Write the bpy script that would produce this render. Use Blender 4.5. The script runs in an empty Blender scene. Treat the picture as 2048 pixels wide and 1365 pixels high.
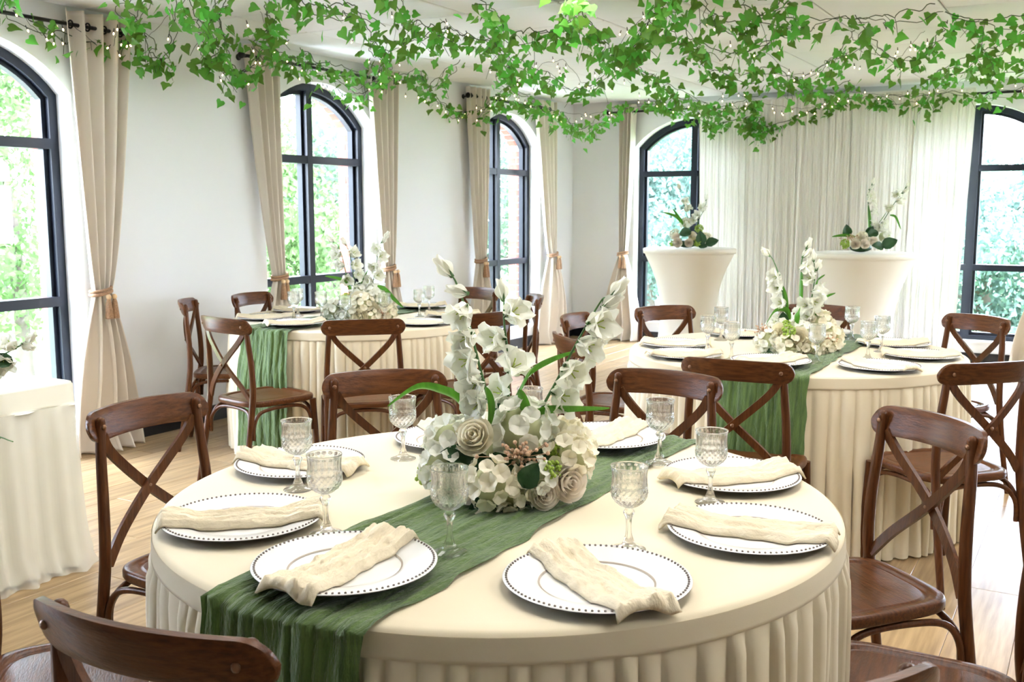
import bpy, math, random
import numpy as np
from mathutils import Vector, Matrix, noise

sc = bpy.context.scene
COL = sc.collection
PI = math.pi
rnd = random.Random(7)

# ------------------------------------------------------------------ camera, world, light
YAW, PITCH, CAMZ = math.radians(30.42), math.radians(7.504), 1.42
cam_d = bpy.data.cameras.new('camera')
cam_d.sensor_width = 36.0
cam_d.lens = 2008.0 / 2048.0 * 36.0
cam_d.clip_start = 0.05
cam_d.clip_end = 200
cam_d.dof.use_dof = True
cam_d.dof.focus_distance = 2.6
cam_d.dof.aperture_fstop = 11.0
cam = bpy.data.objects.new('camera', cam_d)
COL.objects.link(cam)
cam.location = (0, 0, CAMZ)
cam.rotation_euler = (PI / 2 - PITCH, 0, YAW)
sc.camera = cam

w = bpy.data.worlds.new('overcast_sky')
sc.world = w
w.use_nodes = True
bg = w.node_tree.nodes['Background']
bg.inputs['Color'].default_value = (0.75, 0.80, 1.0, 1)
bg.inputs['Strength'].default_value = 26.0

sun_d = bpy.data.lights.new('sun', 'SUN')
sun_d.energy = 9.0
sun_d.angle = math.radians(6)
sun_d.color = (1.0, 0.97, 0.9)
sun = bpy.data.objects.new('sun', sun_d)
COL.objects.link(sun)
sun.rotation_euler = (math.radians(40), 0, math.radians(35))   # high sun from behind the building

PANEL_STRENGTH = 6.4       # added unseen ceiling panels, built further down
BULB_STRENGTH = 6.0

vs = sc.view_settings
vs.view_transform = 'Standard'
vs.look = 'None'
vs.gamma = 1.0
vs.use_curve_mapping = False
vs.exposure = 0.95

# ------------------------------------------------------------------ helpers
class MB:
    def __init__(s):
        s.v = []; s.f = []
    def add(s, V, F):
        o = len(s.v)
        s.v.extend([tuple(p) for p in V])
        s.f.extend([tuple(i + o for i in q) for q in F])
        return s
    def box(s, x0, x1, y0, y1, z0, z1, M=None):
        V = [(x0, y0, z0), (x1, y0, z0), (x1, y1, z0), (x0, y1, z0), (x0, y0, z1), (x1, y0, z1), (x1, y1, z1), (x0, y1, z1)]
        if M: V = [M @ Vector(p) for p in V]
        return s.add(V, [(0, 3, 2, 1), (4, 5, 6, 7), (0, 1, 5, 4), (1, 2, 6, 5), (2, 3, 7, 6), (3, 0, 4, 7)])
    def bbox(s, x0, x1, y0, y1, z0, z1, b=0.003):
        """box with a chamfered top edge"""
        V = []
        for (i, z) in ((0, z0), (0, z1 - b), (b, z1)):
            V += [(x0 + i, y0 + i, z), (x1 - i, y0 + i, z), (x1 - i, y1 - i, z), (x0 + i, y1 - i, z)]
        F = [(0, 3, 2, 1), (8, 9, 10, 11)]
        for r in (0, 4):
            for k in range(4):
                F.append((r + k, r + (k + 1) % 4, r + 4 + (k + 1) % 4, r + 4 + k))
        return s.add(V, F)
    def tube(s, path, rad, n=8, cap=True, sx=1.0):
        P = [Vector(p) for p in path]
        if not hasattr(rad, '__len__'): rad = [rad] * len(P)
        V = []; F = []
        up = None
        for i, p in enumerate(P):
            t = (P[min(i + 1, len(P) - 1)] - P[max(i - 1, 0)])
            if t.length < 1e-9: t = Vector((0, 0, 1))
            t.normalize()
            if up is None:
                up = Vector((0, 0, 1)) if abs(t.z) < 0.9 else Vector((0, 1, 0))
            a = up - t * up.dot(t)
            if a.length < 1e-6: a = t.orthogonal()
            a.normalize(); b = t.cross(a); up = a
            for k in range(n):
                c = 2 * PI * k / n
                V.append(p + (a * math.cos(c) + b * math.sin(c) * sx) * rad[i])
        for i in range(len(P) - 1):
            for k in range(n):
                F.append((i * n + k, i * n + (k + 1) % n, (i + 1) * n + (k + 1) % n, (i + 1) * n + k))
        if cap:
            F.append(tuple(range(n - 1, -1, -1)))
            F.append(tuple(range((len(P) - 1) * n, len(P) * n)))
        return s.add(V, F)
    def strip(s, path, wid, thk, wdir):
        """flat bar: rectangular section swept along path, wide in direction wdir(i)"""
        P = [Vector(p) for p in path]
        V = []; F = []
        for i, p in enumerate(P):
            t = (P[min(i + 1, len(P) - 1)] - P[max(i - 1, 0)]).normalized()
            nd = Vector(wdir)
            nd = (nd - t * nd.dot(t)).normalized()
            wd = t.cross(nd)
            ww = wid[i] if hasattr(wid, '__len__') else wid
            for (a, b) in ((-1, -1), (1, -1), (1, 1), (-1, 1)):
                V.append(p + wd * a * ww / 2 + nd * b * thk / 2)
        for i in range(len(P) - 1):
            for k in range(4):
                F.append((i * 4 + k, i * 4 + (k + 1) % 4, (i + 1) * 4 + (k + 1) % 4, (i + 1) * 4 + k))
        F.append((3, 2, 1, 0)); m = (len(P) - 1) * 4; F.append((m, m + 1, m + 2, m + 3))
        return s.add(V, F)
    def lathe(s, prof, n=32, cx=0, cy=0, close=False, fn=None, cap=False):
        V = []; F = []
        m = len(prof)
        for i, (r, z) in enumerate(prof):
            for k in range(n):
                a = 2 * PI * k / n
                rr = fn(i, r, z, a) if fn else r
                V.append((cx + rr * math.cos(a), cy + rr * math.sin(a), z))
        for i in range(m - 1 + (1 if close else 0)):
            j = (i + 1) % m
            for k in range(n):
                F.append((i * n + k, i * n + (k + 1) % n, j * n + (k + 1) % n, j * n + k))
        if cap:
            if prof[0][0] > 1e-6: F.append(tuple(range(n - 1, -1, -1)))
            if prof[-1][0] > 1e-6: F.append(tuple(range((m - 1) * n, m * n)))
        return s.add(V, F)
    def sphere(s, c, r, nu=8, nv=5, sc3=(1, 1, 1)):
        V = [(c[0], c[1], c[2] - r * sc3[2])]; F = []
        for j in range(1, nv):
            b = -PI / 2 + PI * j / nv
            for k in range(nu):
                a = 2 * PI * k / nu
                V.append((c[0] + r * sc3[0] * math.cos(b) * math.cos(a), c[1] + r * sc3[1] * math.cos(b) * math.sin(a), c[2] + r * sc3[2] * math.sin(b)))
        V.append((c[0], c[1], c[2] + r * sc3[2]))
        for k in range(nu): F.append((0, 1 + (k + 1) % nu, 1 + k))
        for j in range(nv - 2):
            for k in range(nu):
                F.append((1 + j * nu + k, 1 + j * nu + (k + 1) % nu, 1 + (j + 1) * nu + (k + 1) % nu, 1 + (j + 1) * nu + k))
        t = len(V) - 1; q = 1 + (nv - 2) * nu
        for k in range(nu): F.append((q + k, q + (k + 1) % nu, t))
        return s.add(V, F)
    def grid(s, nu, nv, fn, wrap=False):
        V = [fn(i, j) for j in range(nv) for i in range(nu)]
        F = []
        for j in range(nv - 1):
            for i in range(nu - (0 if wrap else 1)):
                F.append((j * nu + i, j * nu + (i + 1) % nu, (j + 1) * nu + (i + 1) % nu, (j + 1) * nu + i))
        return s.add(V, F)
    def xf(s, M):
        s.v = [tuple(M @ Vector(p)) for p in s.v]
        return s
    def mesh(s, name, mat, smooth=True, angle=None):
        me = bpy.data.meshes.new(name)
        me.from_pydata(s.v, [], s.f)
        me.materials.append(mat)
        if smooth:
            me.polygons.foreach_set('use_smooth', [True] * len(me.polygons))
            if angle: me.set_sharp_from_angle(angle=math.radians(angle))
        me.update()
        return me

def obj(name, me, parent=None, loc=None, rot=None, scale=None, M=None):
    o = bpy.data.objects.new(name, me)
    COL.objects.link(o)
    if parent: o.parent = parent
    if M is not None: o.matrix_local = M
    if loc is not None: o.location = loc
    if rot is not None: o.rotation_euler = rot
    if scale is not None: o.scale = scale if hasattr(scale, '__len__') else (scale,) * 3
    return o
def empty(name, loc=(0, 0, 0), rz=0):
    o = bpy.data.objects.new(name, None); COL.objects.link(o)
    o.location = loc; o.rotation_euler = (0, 0, rz); o.empty_display_size = 0.1
    return o
def tag(o, label=None, cat=None, group=None, kind=None):
    if label: o['label'] = label
    if cat: o['category'] = cat
    if group: o['group'] = group
    if kind: o['kind'] = kind
    return o
def copy_tree(o, parent=None):
    c = o.copy(); COL.objects.link(c)
    c.parent = parent
    for ch in o.children: copy_tree(ch, c)
    return c
def smooth01(t):
    t = max(0.0, min(1.0, t)); return t * t * (3 - 2 * t)
def lerp(a, b, t): return a + (b - a) * t
def interp(x, xs, ys):
    return float(np.interp(x, xs, ys))
def crom(P, per=8):
    P = [Vector(p) for p in P]; out = []
    for i in range(len(P) - 1):
        p0 = P[max(i - 1, 0)]; p1 = P[i]; p2 = P[i + 1]; p3 = P[min(i + 2, len(P) - 1)]
        for k in range(per):
            t = k / per
            out.append(0.5 * ((2 * p1) + (p2 - p0) * t + (2 * p0 - 5 * p1 + 4 * p2 - p3) * t * t + (3 * p1 - p0 - 3 * p2 + p3) * t ** 3))
    out.append(P[-1]); return out
def align_z(d, roll=0.0):
    d = Vector(d).normalized()
    return d.to_track_quat('Z', 'Y').to_matrix().to_4x4() @ Matrix.Rotation(roll, 4, 'Z')

# ------------------------------------------------------------------ materials
def nodes_of(name):
    m = bpy.data.materials.new(name); m.use_nodes = True
    nt = m.node_tree
    return m, nt, nt.nodes['Principled BSDF'], nt.nodes['Material Output']
def mat(name, col, rough=0.6, metal=0.0, var=0.0, vscale=4.0, vstretch=(1, 1, 1), bump=0.0, bscale=40.0, bstretch=(1, 1, 1),
        trans=0.0, tcol=None, rand=0.0, spec=0.5, col2=None, sheen=0.0, randhue=0.0):
    m, nt, p, out = nodes_of(name)
    N, L = nt.nodes, nt.links
    p.inputs['Base Color'].default_value = (*col, 1)
    p.inputs['Roughness'].default_value = rough
    p.inputs['Metallic'].default_value = metal
    p.inputs['Specular IOR Level'].default_value = spec
    if sheen: p.inputs['Sheen Weight'].default_value = sheen
    tc = N.new('ShaderNodeTexCoord')
    colsock = None
    if var or col2:
        mp = N.new('ShaderNodeMapping'); mp.inputs['Scale'].default_value = vstretch
        L.new(tc.outputs['Object'], mp.inputs['Vector'])
        if rand:
            oi0 = N.new('ShaderNodeObjectInfo'); mu0 = N.new('ShaderNodeMath'); mu0.operation = 'MULTIPLY'; mu0.inputs[1].default_value = 37.0
            L.new(oi0.outputs['Random'], mu0.inputs[0]); L.new(mu0.outputs[0], mp.inputs['Location'])
        nz = N.new('ShaderNodeTexNoise'); nz.inputs['Scale'].default_value = vscale; nz.inputs['Detail'].default_value = 5
        L.new(mp.outputs[0], nz.inputs['Vector'])
        rp = N.new('ShaderNodeValToRGB')
        rp.color_ramp.elements[0].position = 0.3; rp.color_ramp.elements[1].position = 0.7
        c2 = col2 if col2 else tuple(c * (1 - var) for c in col)
        rp.color_ramp.elements[0].color = (*c2, 1); rp.color_ramp.elements[1].color = (*col, 1)
        L.new(nz.outputs['Fac'], rp.inputs['Fac'])
        colsock = rp.outputs['Color']
    if rand or randhue:
        oi = N.new('ShaderNodeObjectInfo')
        hs = N.new('ShaderNodeHueSaturation')
        if colsock: L.new(colsock, hs.inputs['Color'])
        else: hs.inputs['Color'].default_value = (*col, 1)
        mr = N.new('ShaderNodeMapRange'); mr.inputs['To Min'].default_value = 1 - rand; mr.inputs['To Max'].default_value = 1 + rand
        L.new(oi.outputs['Random'], mr.inputs['Value']); L.new(mr.outputs['Result'], hs.inputs['Value'])
        if randhue:
            mr2 = N.new('ShaderNodeMapRange'); mr2.inputs['To Min'].default_value = 0.5 - randhue; mr2.inputs['To Max'].default_value = 0.5 + randhue
            L.new(oi.outputs['Random'], mr2.inputs['Value']); L.new(mr2.outputs['Result'], hs.inputs['Hue'])
        colsock = hs.outputs['Color']
    if colsock: L.new(colsock, p.inputs['Base Color'])
    if bump:
        mp2 = N.new('ShaderNodeMapping'); mp2.inputs['Scale'].default_value = bstretch
        L.new(tc.outputs['Object'], mp2.inputs['Vector'])
        nb = N.new('ShaderNodeTexNoise'); nb.inputs['Scale'].default_value = bscale; nb.inputs['Detail'].default_value = 4
        L.new(mp2.outputs[0], nb.inputs['Vector'])
        bp = N.new('ShaderNodeBump'); bp.inputs['Strength'].default_value = bump; bp.inputs['Distance'].default_value = 0.01
        L.new(nb.outputs['Fac'], bp.inputs['Height']); L.new(bp.outputs[0], p.inputs['Normal'])
    if trans:
        tr = N.new('ShaderNodeBsdfTranslucent'); tr.inputs['Color'].default_value = (*(tcol or col), 1)
        if colsock and not tcol: L.new(colsock, tr.inputs['Color'])
        mx = N.new('ShaderNodeMixShader'); mx.inputs[0].default_value = trans
        L.new(p.outputs[0], mx.inputs[1]); L.new(tr.outputs[0], mx.inputs[2]); L.new(mx.outputs[0], out.inputs['Surface'])
    return m
def mat_emit(name, col, s):
    m, nt, p, out = nodes_of(name)
    p.inputs['Base Color'].default_value = (*col, 1)
    p.inputs['Emission Color'].default_value = (*col, 1); p.inputs['Emission Strength'].default_value = s
    return m
def mat_glass(name, thin=False, clear=0.4):
    m, nt, p, out = nodes_of(name)
    N, L = nt.nodes, nt.links
    N.remove(p)
    t = N.new('ShaderNodeBsdfTransparent')
    mx = N.new('ShaderNodeMixShader')
    if thin:
        g = N.new('ShaderNodeBsdfGlossy'); g.inputs['Roughness'].default_value = 0.0
        lw = N.new('ShaderNodeLayerWeight'); lw.inputs['Blend'].default_value = 0.5
        pw_ = N.new('ShaderNodeMath'); pw_.operation = 'POWER'; pw_.inputs[1].default_value = 4.0
        L.new(lw.outputs['Facing'], pw_.inputs[0])
        fr = N.new('ShaderNodeMath'); fr.operation = 'MULTIPLY_ADD'; fr.inputs[1].default_value = 0.5; fr.inputs[2].default_value = 0.025
        L.new(pw_.outputs[0], fr.inputs[0])
        t.inputs['Color'].default_value = (0.96, 0.985, 0.98, 1)
        L.new(fr.outputs[0], mx.inputs[0]); L.new(t.outputs[0], mx.inputs[1]); L.new(g.outputs[0], mx.inputs[2])
    else:
        g = N.new('ShaderNodeBsdfGlass'); g.inputs['Roughness'].default_value = 0.0; g.inputs['IOR'].default_value = 1.48
        mx.inputs[0].default_value = clear
        L.new(g.outputs[0], mx.inputs[1]); L.new(t.outputs[0], mx.inputs[2])
    L.new(mx.outputs[0], out.inputs['Surface'])
    return m

M = {}
M['wall'] = mat('wall_paint', (0.82, 0.83, 0.845), 0.85, bump=0.05, bscale=180)
M['ceil_tile'] = mat('ceiling_tile', (0.845, 0.84, 0.87), 0.9, bump=0.12, bscale=160, rand=0.015)
M['ceil_grid'] = mat('ceiling_grid', (0.42, 0.40, 0.39), 0.6)
M['base_black'] = mat('black_baseboard', (0.008, 0.009, 0.012), 0.4)
M['frame'] = mat('window_frame', (0.005, 0.008, 0.016), 0.38, spec=0.35)
M['pane'] = mat_glass('window_glass', thin=True)
M['sill'] = mat('window_sill_paint', (0.82, 0.81, 0.79), 0.5)
M['brick'] = mat('red_brick', (0.42, 0.10, 0.065), 0.85, var=0.35, vscale=18, bump=0.3, bscale=60, rand=0.25)
M['mortar'] = mat('mortar', (0.62, 0.58, 0.53), 0.95, bump=0.2, bscale=90)
M['plank'] = mat('floor_plank', (0.50, 0.35, 0.185), 0.30, col2=(0.27, 0.175, 0.085), vscale=3.2, vstretch=(14, 0.9, 1), rand=0.10, bump=0.04, bscale=30, bstretch=(12, 0.6, 1), spec=0.42)
M['floor'] = mat('floor_base', (0.22, 0.16, 0.11), 0.5, var=0.3, vscale=3, vstretch=(14, 0.9, 1))
M['curtain'] = mat('curtain_cloth', (0.82, 0.745, 0.65), 0.9, trans=0.12, bump=0.06, bscale=350, sheen=0.2)
M['drape'] = mat('sheer_drape', (0.90, 0.88, 0.83), 0.9, trans=0.08, bump=0.02, bscale=200)
M['rod'] = mat('black_rod', (0.012, 0.012, 0.014), 0.35, metal=0.6)
M['rope'] = mat('tan_rope', (0.46, 0.27, 0.15), 0.85, var=0.4, vscale=120, bump=0.4, bscale=200)
M['bead'] = mat('wood_bead', (0.72, 0.50, 0.28), 0.45)
M['cloth'] = mat('cream_tablecloth', (0.80, 0.705, 0.51), 0.85, trans=0.06, bump=0.05, bscale=500, sheen=0.15)
M['white_cloth'] = mat('white_table_cover', (0.86, 0.85, 0.73), 0.8, bump=0.04, bscale=400)
M['tulle'] = None
M['spandex'] = mat('ivory_spandex', (0.76, 0.71, 0.60), 0.55, sheen=0.2)
M['runner'] = mat('green_gauze', (0.125, 0.215, 0.045), 0.75, col2=(0.048, 0.100, 0.022), vscale=9, vstretch=(10, 1.2, 1), trans=0.12, bump=0.75, bscale=38, bstretch=(6, 1.4, 1.4), sheen=0.3)
M['plate'] = mat('white_charger', (0.86, 0.86, 0.835), 0.18)
M['plate_under'] = mat('charger_underside', (0.05, 0.042, 0.045), 0.5)
M['bead_rim'] = mat('beaded_silver', (0.23, 0.20, 0.18), 0.35, metal=0.5)
M['ring'] = mat('brown_ring', (0.42, 0.36, 0.30), 0.35)
M['napkin'] = mat('gauze_napkin', (0.92, 0.815, 0.60), 0.9, var=0.10, vscale=30, trans=0.15, bump=0.5, bscale=70, bstretch=(1, 2.2, 1))
M['crystal'] = mat_glass('crystal', clear=0.30)
M['wood'] = mat('walnut_stain', (0.125, 0.043, 0.0125), 0.30, col2=(0.052, 0.017, 0.0055), vscale=6, vstretch=(1.6, 22, 22), bump=0.10, bscale=22, bstretch=(3, 14, 14), spec=0.22, rand=0.08)
M['wood_v'] = mat('walnut_stain_upright', (0.112, 0.038, 0.0115), 0.30, col2=(0.052, 0.017, 0.0055), vscale=6, vstretch=(22, 22, 1.4), bump=0.08, bscale=22, bstretch=(14, 14, 1.2), spec=0.22, rand=0.08)
M['bolt'] = mat('brown_bolt', (0.20, 0.10, 0.05), 0.3, metal=0.4)
M['petal'] = mat('white_petal', (0.91, 0.91, 0.82), 0.6, trans=0.36, rand=0.03)
M['petal_cream'] = mat('cream_petal', (0.91, 0.86, 0.70), 0.6, trans=0.35, rand=0.05)
M['rose'] = mat('blush_rose', (0.93, 0.86, 0.76), 0.6, trans=0.38, rand=0.05)
M['stem'] = mat('green_stem', (0.055, 0.15, 0.035), 0.5)
M['blade'] = mat('blade_leaf', (0.10, 0.33, 0.025), 0.35, var=0.35, vscale=14, vstretch=(10, 1, 1), trans=0.25)
M['broad'] = mat('dark_leaf', (0.022, 0.085, 0.025), 0.45, var=0.3, vscale=30, bump=0.3, bscale=60, trans=0.1)
M['lime'] = mat('lime_filler', (0.40, 0.58, 0.08), 0.6, var=0.3, vscale=60, trans=0.15)
M['berry'] = mat('tan_berry', (0.66, 0.42, 0.27), 0.6, var=0.3, vscale=50)
M['ivy'] = mat('ivy_leaf', (0.115, 0.33, 0.038), 0.42, trans=0.42, rand=0.35, randhue=0.025)
M['vine'] = mat('vine_stem', (0.045, 0.07, 0.03), 0.7)
M['wire'] = mat('dark_wire', (0.02, 0.02, 0.018), 0.5)
M['bulb'] = mat_emit('warm_bulb', (1.0, 0.72, 0.36), BULB_STRENGTH)
M['panel'] = mat_emit('added_panel_diffuser', (1.0, 0.955, 0.92), PANEL_STRENGTH)
M['panel_rim'] = mat('added_panel_rim', (0.8, 0.8, 0.8), 0.4)
M['bark'] = mat('tree_bark', (0.16, 0.13, 0.11), 0.95, var=0.4, vscale=8, bump=0.5, bscale=20)
M['lawn'] = mat('lawn', (0.20, 0.32, 0.10), 0.95, var=0.4, vscale=3)
M['paving'] = mat('pale_paving', (0.60, 0.60, 0.58), 0.9, var=0.1, vscale=2)
for k, c in enumerate([(0.145, 0.27, 0.085), (0.15, 0.25, 0.16), (0.135, 0.235, 0.19)]):
    M['fol%d' % k] = mat('foliage_%d' % k, c, 0.6, var=0.45, vscale=1.3, trans=0.45)
# tulle: fine see-through net
def _tulle():
    m, nt, p, out = nodes_of('tulle_net')
    p.inputs['Base Color'].default_value = (0.88, 0.88, 0.80, 1); p.inputs['Roughness'].default_value = 0.9
    t = nt.nodes.new('ShaderNodeBsdfTransparent'); mx = nt.nodes.new('ShaderNodeMixShader'); mx.inputs[0].default_value = 0.45
    nt.links.new(t.outputs[0], mx.inputs[1]); nt.links.new(p.outputs[0], mx.inputs[2]); nt.links.new(mx.outputs[0], out.inputs['Surface'])
    return m
M['tulle'] = _tulle()

# ------------------------------------------------------------------ the room
XL, YB, ZC = -5.12, 10.05, 2.55
XR, YF = 3.2, -3.4
# floor: planks run along Y
fl = obj('floor', MB().box(XL - 0.3, XR, YF, YB + 0.3, -0.08, -0.004).mesh('floor', M['floor'], False))
tag(fl, 'light oak plank floor of the hall', None, None, 'structure')
PW, PL = 0.198, 1.22
pm = MB().bbox(-PW / 2 + 0.0008, PW / 2 - 0.0008, -PL / 2 + 0.0008, PL / 2 - 0.0008, -0.004, 0.0, 0.0012).mesh('plank', M['plank'], False)
nrow = 0
for i in range(31):
    x = XL + PW * (i + 0.5)
    y = -0.2 + (i * 0.43) % PL - PL
    while y < YB - 0.01:
        y0, y1 = max(y, 0.2), min(y + PL, YB)
        if y1 - y0 > 0.05:
            obj('plank', pm, fl, loc=(x, (y0 + y1) / 2, 0), scale=(1, (y1 - y0) / PL, 1)); nrow += 1
        y += PL
# ceiling: 2 ft lay-in tiles
ce = obj('ceiling', MB().box(XL - 0.3, XR, YF, YB + 0.3, ZC + 0.012, ZC + 0.1).mesh('ceiling', M['ceil_grid'], False))
tag(ce, 'white suspended tile ceiling', None, None, 'structure')
TS = 0.61
b = MB()
i0 = 0.013
V = []
for (ins, z) in ((0.006, ZC + 0.011), (0.006, ZC + 0.004), (0.014, ZC)):
    h = TS / 2 - ins
    V += [(-h, -h, z), (h, -h, z), (h, h, z), (-h, h, z)]
F = [(0, 1, 2, 3), (11, 10, 9, 8)]
for r in (0, 4):
    for k in range(4): F.append((r + k, r + 4 + k, r + 4 + (k + 1) % 4, r + (k + 1) % 4))
tm = b.add(V, F).mesh('ceiling_tile', M['ceil_tile'], False)
PANELS = [(-2.395, 4.265), (-0.565, 4.265), (-2.395, 2.13), (-0.565, 2.13), (1.265, 4.265), (1.265, 6.705), (1.265, 9.145), (1.265, 2.13)]  # none in view; those by the end wall added to light the drape
xs = [-1.48 + TS * k for k in range(-6, 7)]
ys = [6.32 + TS * k - TS / 2 for k in range(-11, 7)]
for x in xs:
    for y in ys:
        if y > YB - 0.05 or x < XL - 0.2 or y < -0.6: continue
        cx = x + TS / 2
        if any(abs(cx - px) < 0.35 and abs(y - py) < 0.65 for px, py in PANELS): continue
        x0, x1, y0, y1 = max(cx - TS / 2, XL), cx + TS / 2, y - TS / 2, min(y + TS / 2, YB)
        obj('ceiling_tile', tm, ce, loc=((x0 + x1) / 2, (y0 + y1) / 2, 0), scale=((x1 - x0) / TS, (y1 - y0) / TS, 1))

# arched openings
HW, ZSILL, ZSPR, ZAPX = 0.625, 0.20, 2.07, 2.355
AR = (HW ** 2 + (ZAPX - ZSPR) ** 2) / (2 * (ZAPX - ZSPR)); AZ = ZAPX - AR
A0 = math.asin(HW / AR)
def arch_pts(off=0.0, n=20):
    """arch from +HW to -HW, inset by off"""
    return [((AR - off) * math.sin(A0 * (1 - 2 * k / n) * (1 - off * 0.0)), AZ + (AR - off) * math.cos(A0 * (1 - 2 * k / n))) for k in range(n + 1)]
def outline(off, n=20):
    """closed outline of the opening inset by off: bottom-left, bottom-right, arch, in (s, z)"""
    r = AR - off; h = HW - off
    a = math.asin(h / r)
    pts = [(-h, ZSILL + off), (h, ZSILL + off)]
    for k in range(n + 1):
        t = a * (1 - 2 * k / n)
        pts.append((r * math.sin(t), AZ + r * math.cos(t)))
    return pts

def wall(name, O, u, nrm, L, wins, label):
    """plaster wall starting at O, running L along u; nrm points out of the room; openings centred at wins"""
    O, u, nrm = Vector(O), Vector(u), Vector(nrm)
    P = lambda s, z, d=0.0: O + u * s + nrm * d + Vector((0, 0, z))
    b = MB()
    def quad(p): b.add(p, [(0, 1, 2, 3)])
    cur = 0.0
    for c in sorted(wins):
        quad([P(cur, 0), P(c - HW, 0), P(c - HW, ZC + 0.02), P(cur, ZC + 0.02)])
        quad([P(c - HW, 0), P(c + HW, 0), P(c + HW, ZSILL), P(c - HW, ZSILL)])
        ap = arch_pts()
        for k in range(len(ap) - 1):
            (s0, z0), (s1, z1) = ap[k], ap[k + 1]
            quad([P(c + s1, z1), P(c + s0, z0), P(c + s0, ZC + 0.02), P(c + s1, ZC + 0.02)])
        ol = outline(0)
        for k in range(len(ol)):
            (s0, z0), (s1, z1) = ol[k], ol[(k + 1) % len(ol)]
            quad([P(c + s0, z0), P(c + s1, z1), P(c + s1, z1, 0.26), P(c + s0, z0, 0.26)])
        cur = c + HW
    quad([P(cur, 0), P(L, 0), P(L, ZC + 0.02), P(cur, ZC + 0.02)])
    o = obj(name, b.mesh(name, M['wall'], False))
    tag(o, label, None, None, 'structure')
    return o
WL = [0.37, 3.14, 5.905, 8.675]           # window centres along the left wall (Y); first is unseen, added for daylight
WB = [-3.755, -1.065, 1.625]              # along the back wall (X); last is unseen, added for daylight
WR = [8.675]                 # along the right wall (Y); unseen, added for daylight
wall_left = wall('wall_left', (XL, YF, 0), (0, 1, 0), (-1, 0, 0), YB - YF, [c - YF for c in WL], 'cream plaster wall with arched window openings')
wall_back = wall('wall_back', (XL, YB, 0), (1, 0, 0), (0, 1, 0), XR - XL, [c - XL for c in WB], 'pale plaster end wall behind the backdrop drape')
wall_right = wall('wall_right', (XR, YF, 0), (0, 1, 0), (1, 0, 0), YB - YF, [c - YF for c in WR], 'plaster wall with added arched window on the right, out of view')
for nm, q, lb in (('wall_front', [(XL, YF, 0), (XR, YF, 0), (XR, YF, ZC + .02), (XL, YF, ZC + .02)], 'plain plaster wall behind the viewer'),):
    tag(obj(nm, MB().add(q, [(0, 1, 2, 3)]).mesh(nm, M['wall'], False)), lb, None, None, 'structure')
# baseboards
tag(obj('baseboard_left', MB().box(XL, XL + 0.014, YF, YB, 0, 0.105).mesh('bbl', M['base_black'], False)), 'black baseboard along the window wall', None, None, 'structure')
tag(obj('baseboard_back', MB().box(XL + 0.014, XR, YB - 0.014, YB, 0, 0.105).mesh('bbb', M['base_black'], False)), 'black baseboard along the end wall', None, None, 'structure')

# windows: built once around (s, d, z) with d into the wall, placed by a matrix
def frame_sweep(off0, off1, d0, d1):
    a, c = outline(off0), outline(off1)
    b = MB(); n = len(a)
    V = []
    for (s, z), (s2, z2) in zip(a, c):
        V += [(s, d0, z), (s2, d0, z2), (s2, d1, z2), (s, d1, z)]
    F = []
    for k in range(n):
        j = (k + 1) % n
        for q in range(4):
            F.append((k * 4 + q, k * 4 + (q + 1) % 4, j * 4 + (q + 1) % 4, j * 4 + q))
    return b.add(V, F)
D0 = 0.13
m_frame = frame_sweep(0.0, 0.052, D0, D0 + 0.10).mesh('frame', M['frame'], False)
m_beadf = frame_sweep(0.050, 0.078, D0 + 0.035, D0 + 0.085).mesh('glazing_bead', M['frame'], False)
m_mull = MB().box(-0.030, 0.030, D0 - 0.004, D0 + 0.10, ZSILL + 0.05, ZAPX - 0.05).box(-0.052, 0.052, D0 + 0.035, D0 + 0.085, ZSILL + 0.05, ZAPX - 0.055).mesh('mullion', M['frame'], False)
Z1, Z2 = 0.881, 1.79
m_tr = MB().box(-HW + 0.05, -0.028, D0, D0 + 0.10, -0.029, 0.029).box(0.028, HW - 0.05, D0, D0 + 0.10, -0.029, 0.029).mesh('transom', M['frame'], False)
def pane_mesh(left, k):
    s0, s1 = (-HW + 0.06, -0.04) if left else (0.04, HW - 0.06)
    d = D0 + 0.06
    if k < 2:
        z0, z1 = ((ZSILL + 0.06, Z1 - 0.025), (Z1 + 0.025, Z2 - 0.025))[k]
        pts = [(s0, z0), (s1, z0), (s1, z1), (s0, z1)]
    else:
        r = AR - 0.06
        pts = [(s0, Z2 + 0.025), (s1, Z2 + 0.025)]
        for q in range(11):
            s = lerp(s1, s0, q / 10); pts.append((s, AZ + math.sqrt(r * r - s * s)))
    n = len(pts)
    V = [(s, d, z) for s, z in pts] + [(s, d + 0.004, z) for s, z in pts]
    F = [tuple(range(n)), tuple(range(2 * n - 1, n - 1, -1))] + [(k2, (k2 + 1) % n, n + (k2 + 1) % n, n + k2) for k2 in range(n)]
    return MB().add(V, F).mesh('pane', M['pane'], False)
panes = [pane_mesh(l, k) for l in (True, False) for k in range(3)]
m_sill = MB().box(-HW - 0.0, HW + 0.0, -0.012, D0 + 0.002, ZSILL - 0.006, ZSILL + 0.012).mesh('window_sill', M['sill'], False)
def window(n, Mx, label):
    r = empty('window_%d' % n); r.matrix_world = Mx
    tag(r, label, None, None, 'structure')
    obj('frame', m_frame, r); obj('glazing_bead', m_beadf, r); obj('mullion', m_mull, r)
    obj('transom', m_tr, r, loc=(0, 0, Z1)); obj('transom', m_tr, r, loc=(0, 0, Z2))
    for p in panes: obj('pane', p, r)
    obj('window_sill', m_sill, r)
def left_mx(y):   # s -> +Y, d -> -X
    return Matrix(((0, -1, 0, XL), (1, 0, 0, y), (0, 0, 1, 0), (0, 0, 0, 1)))
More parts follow.
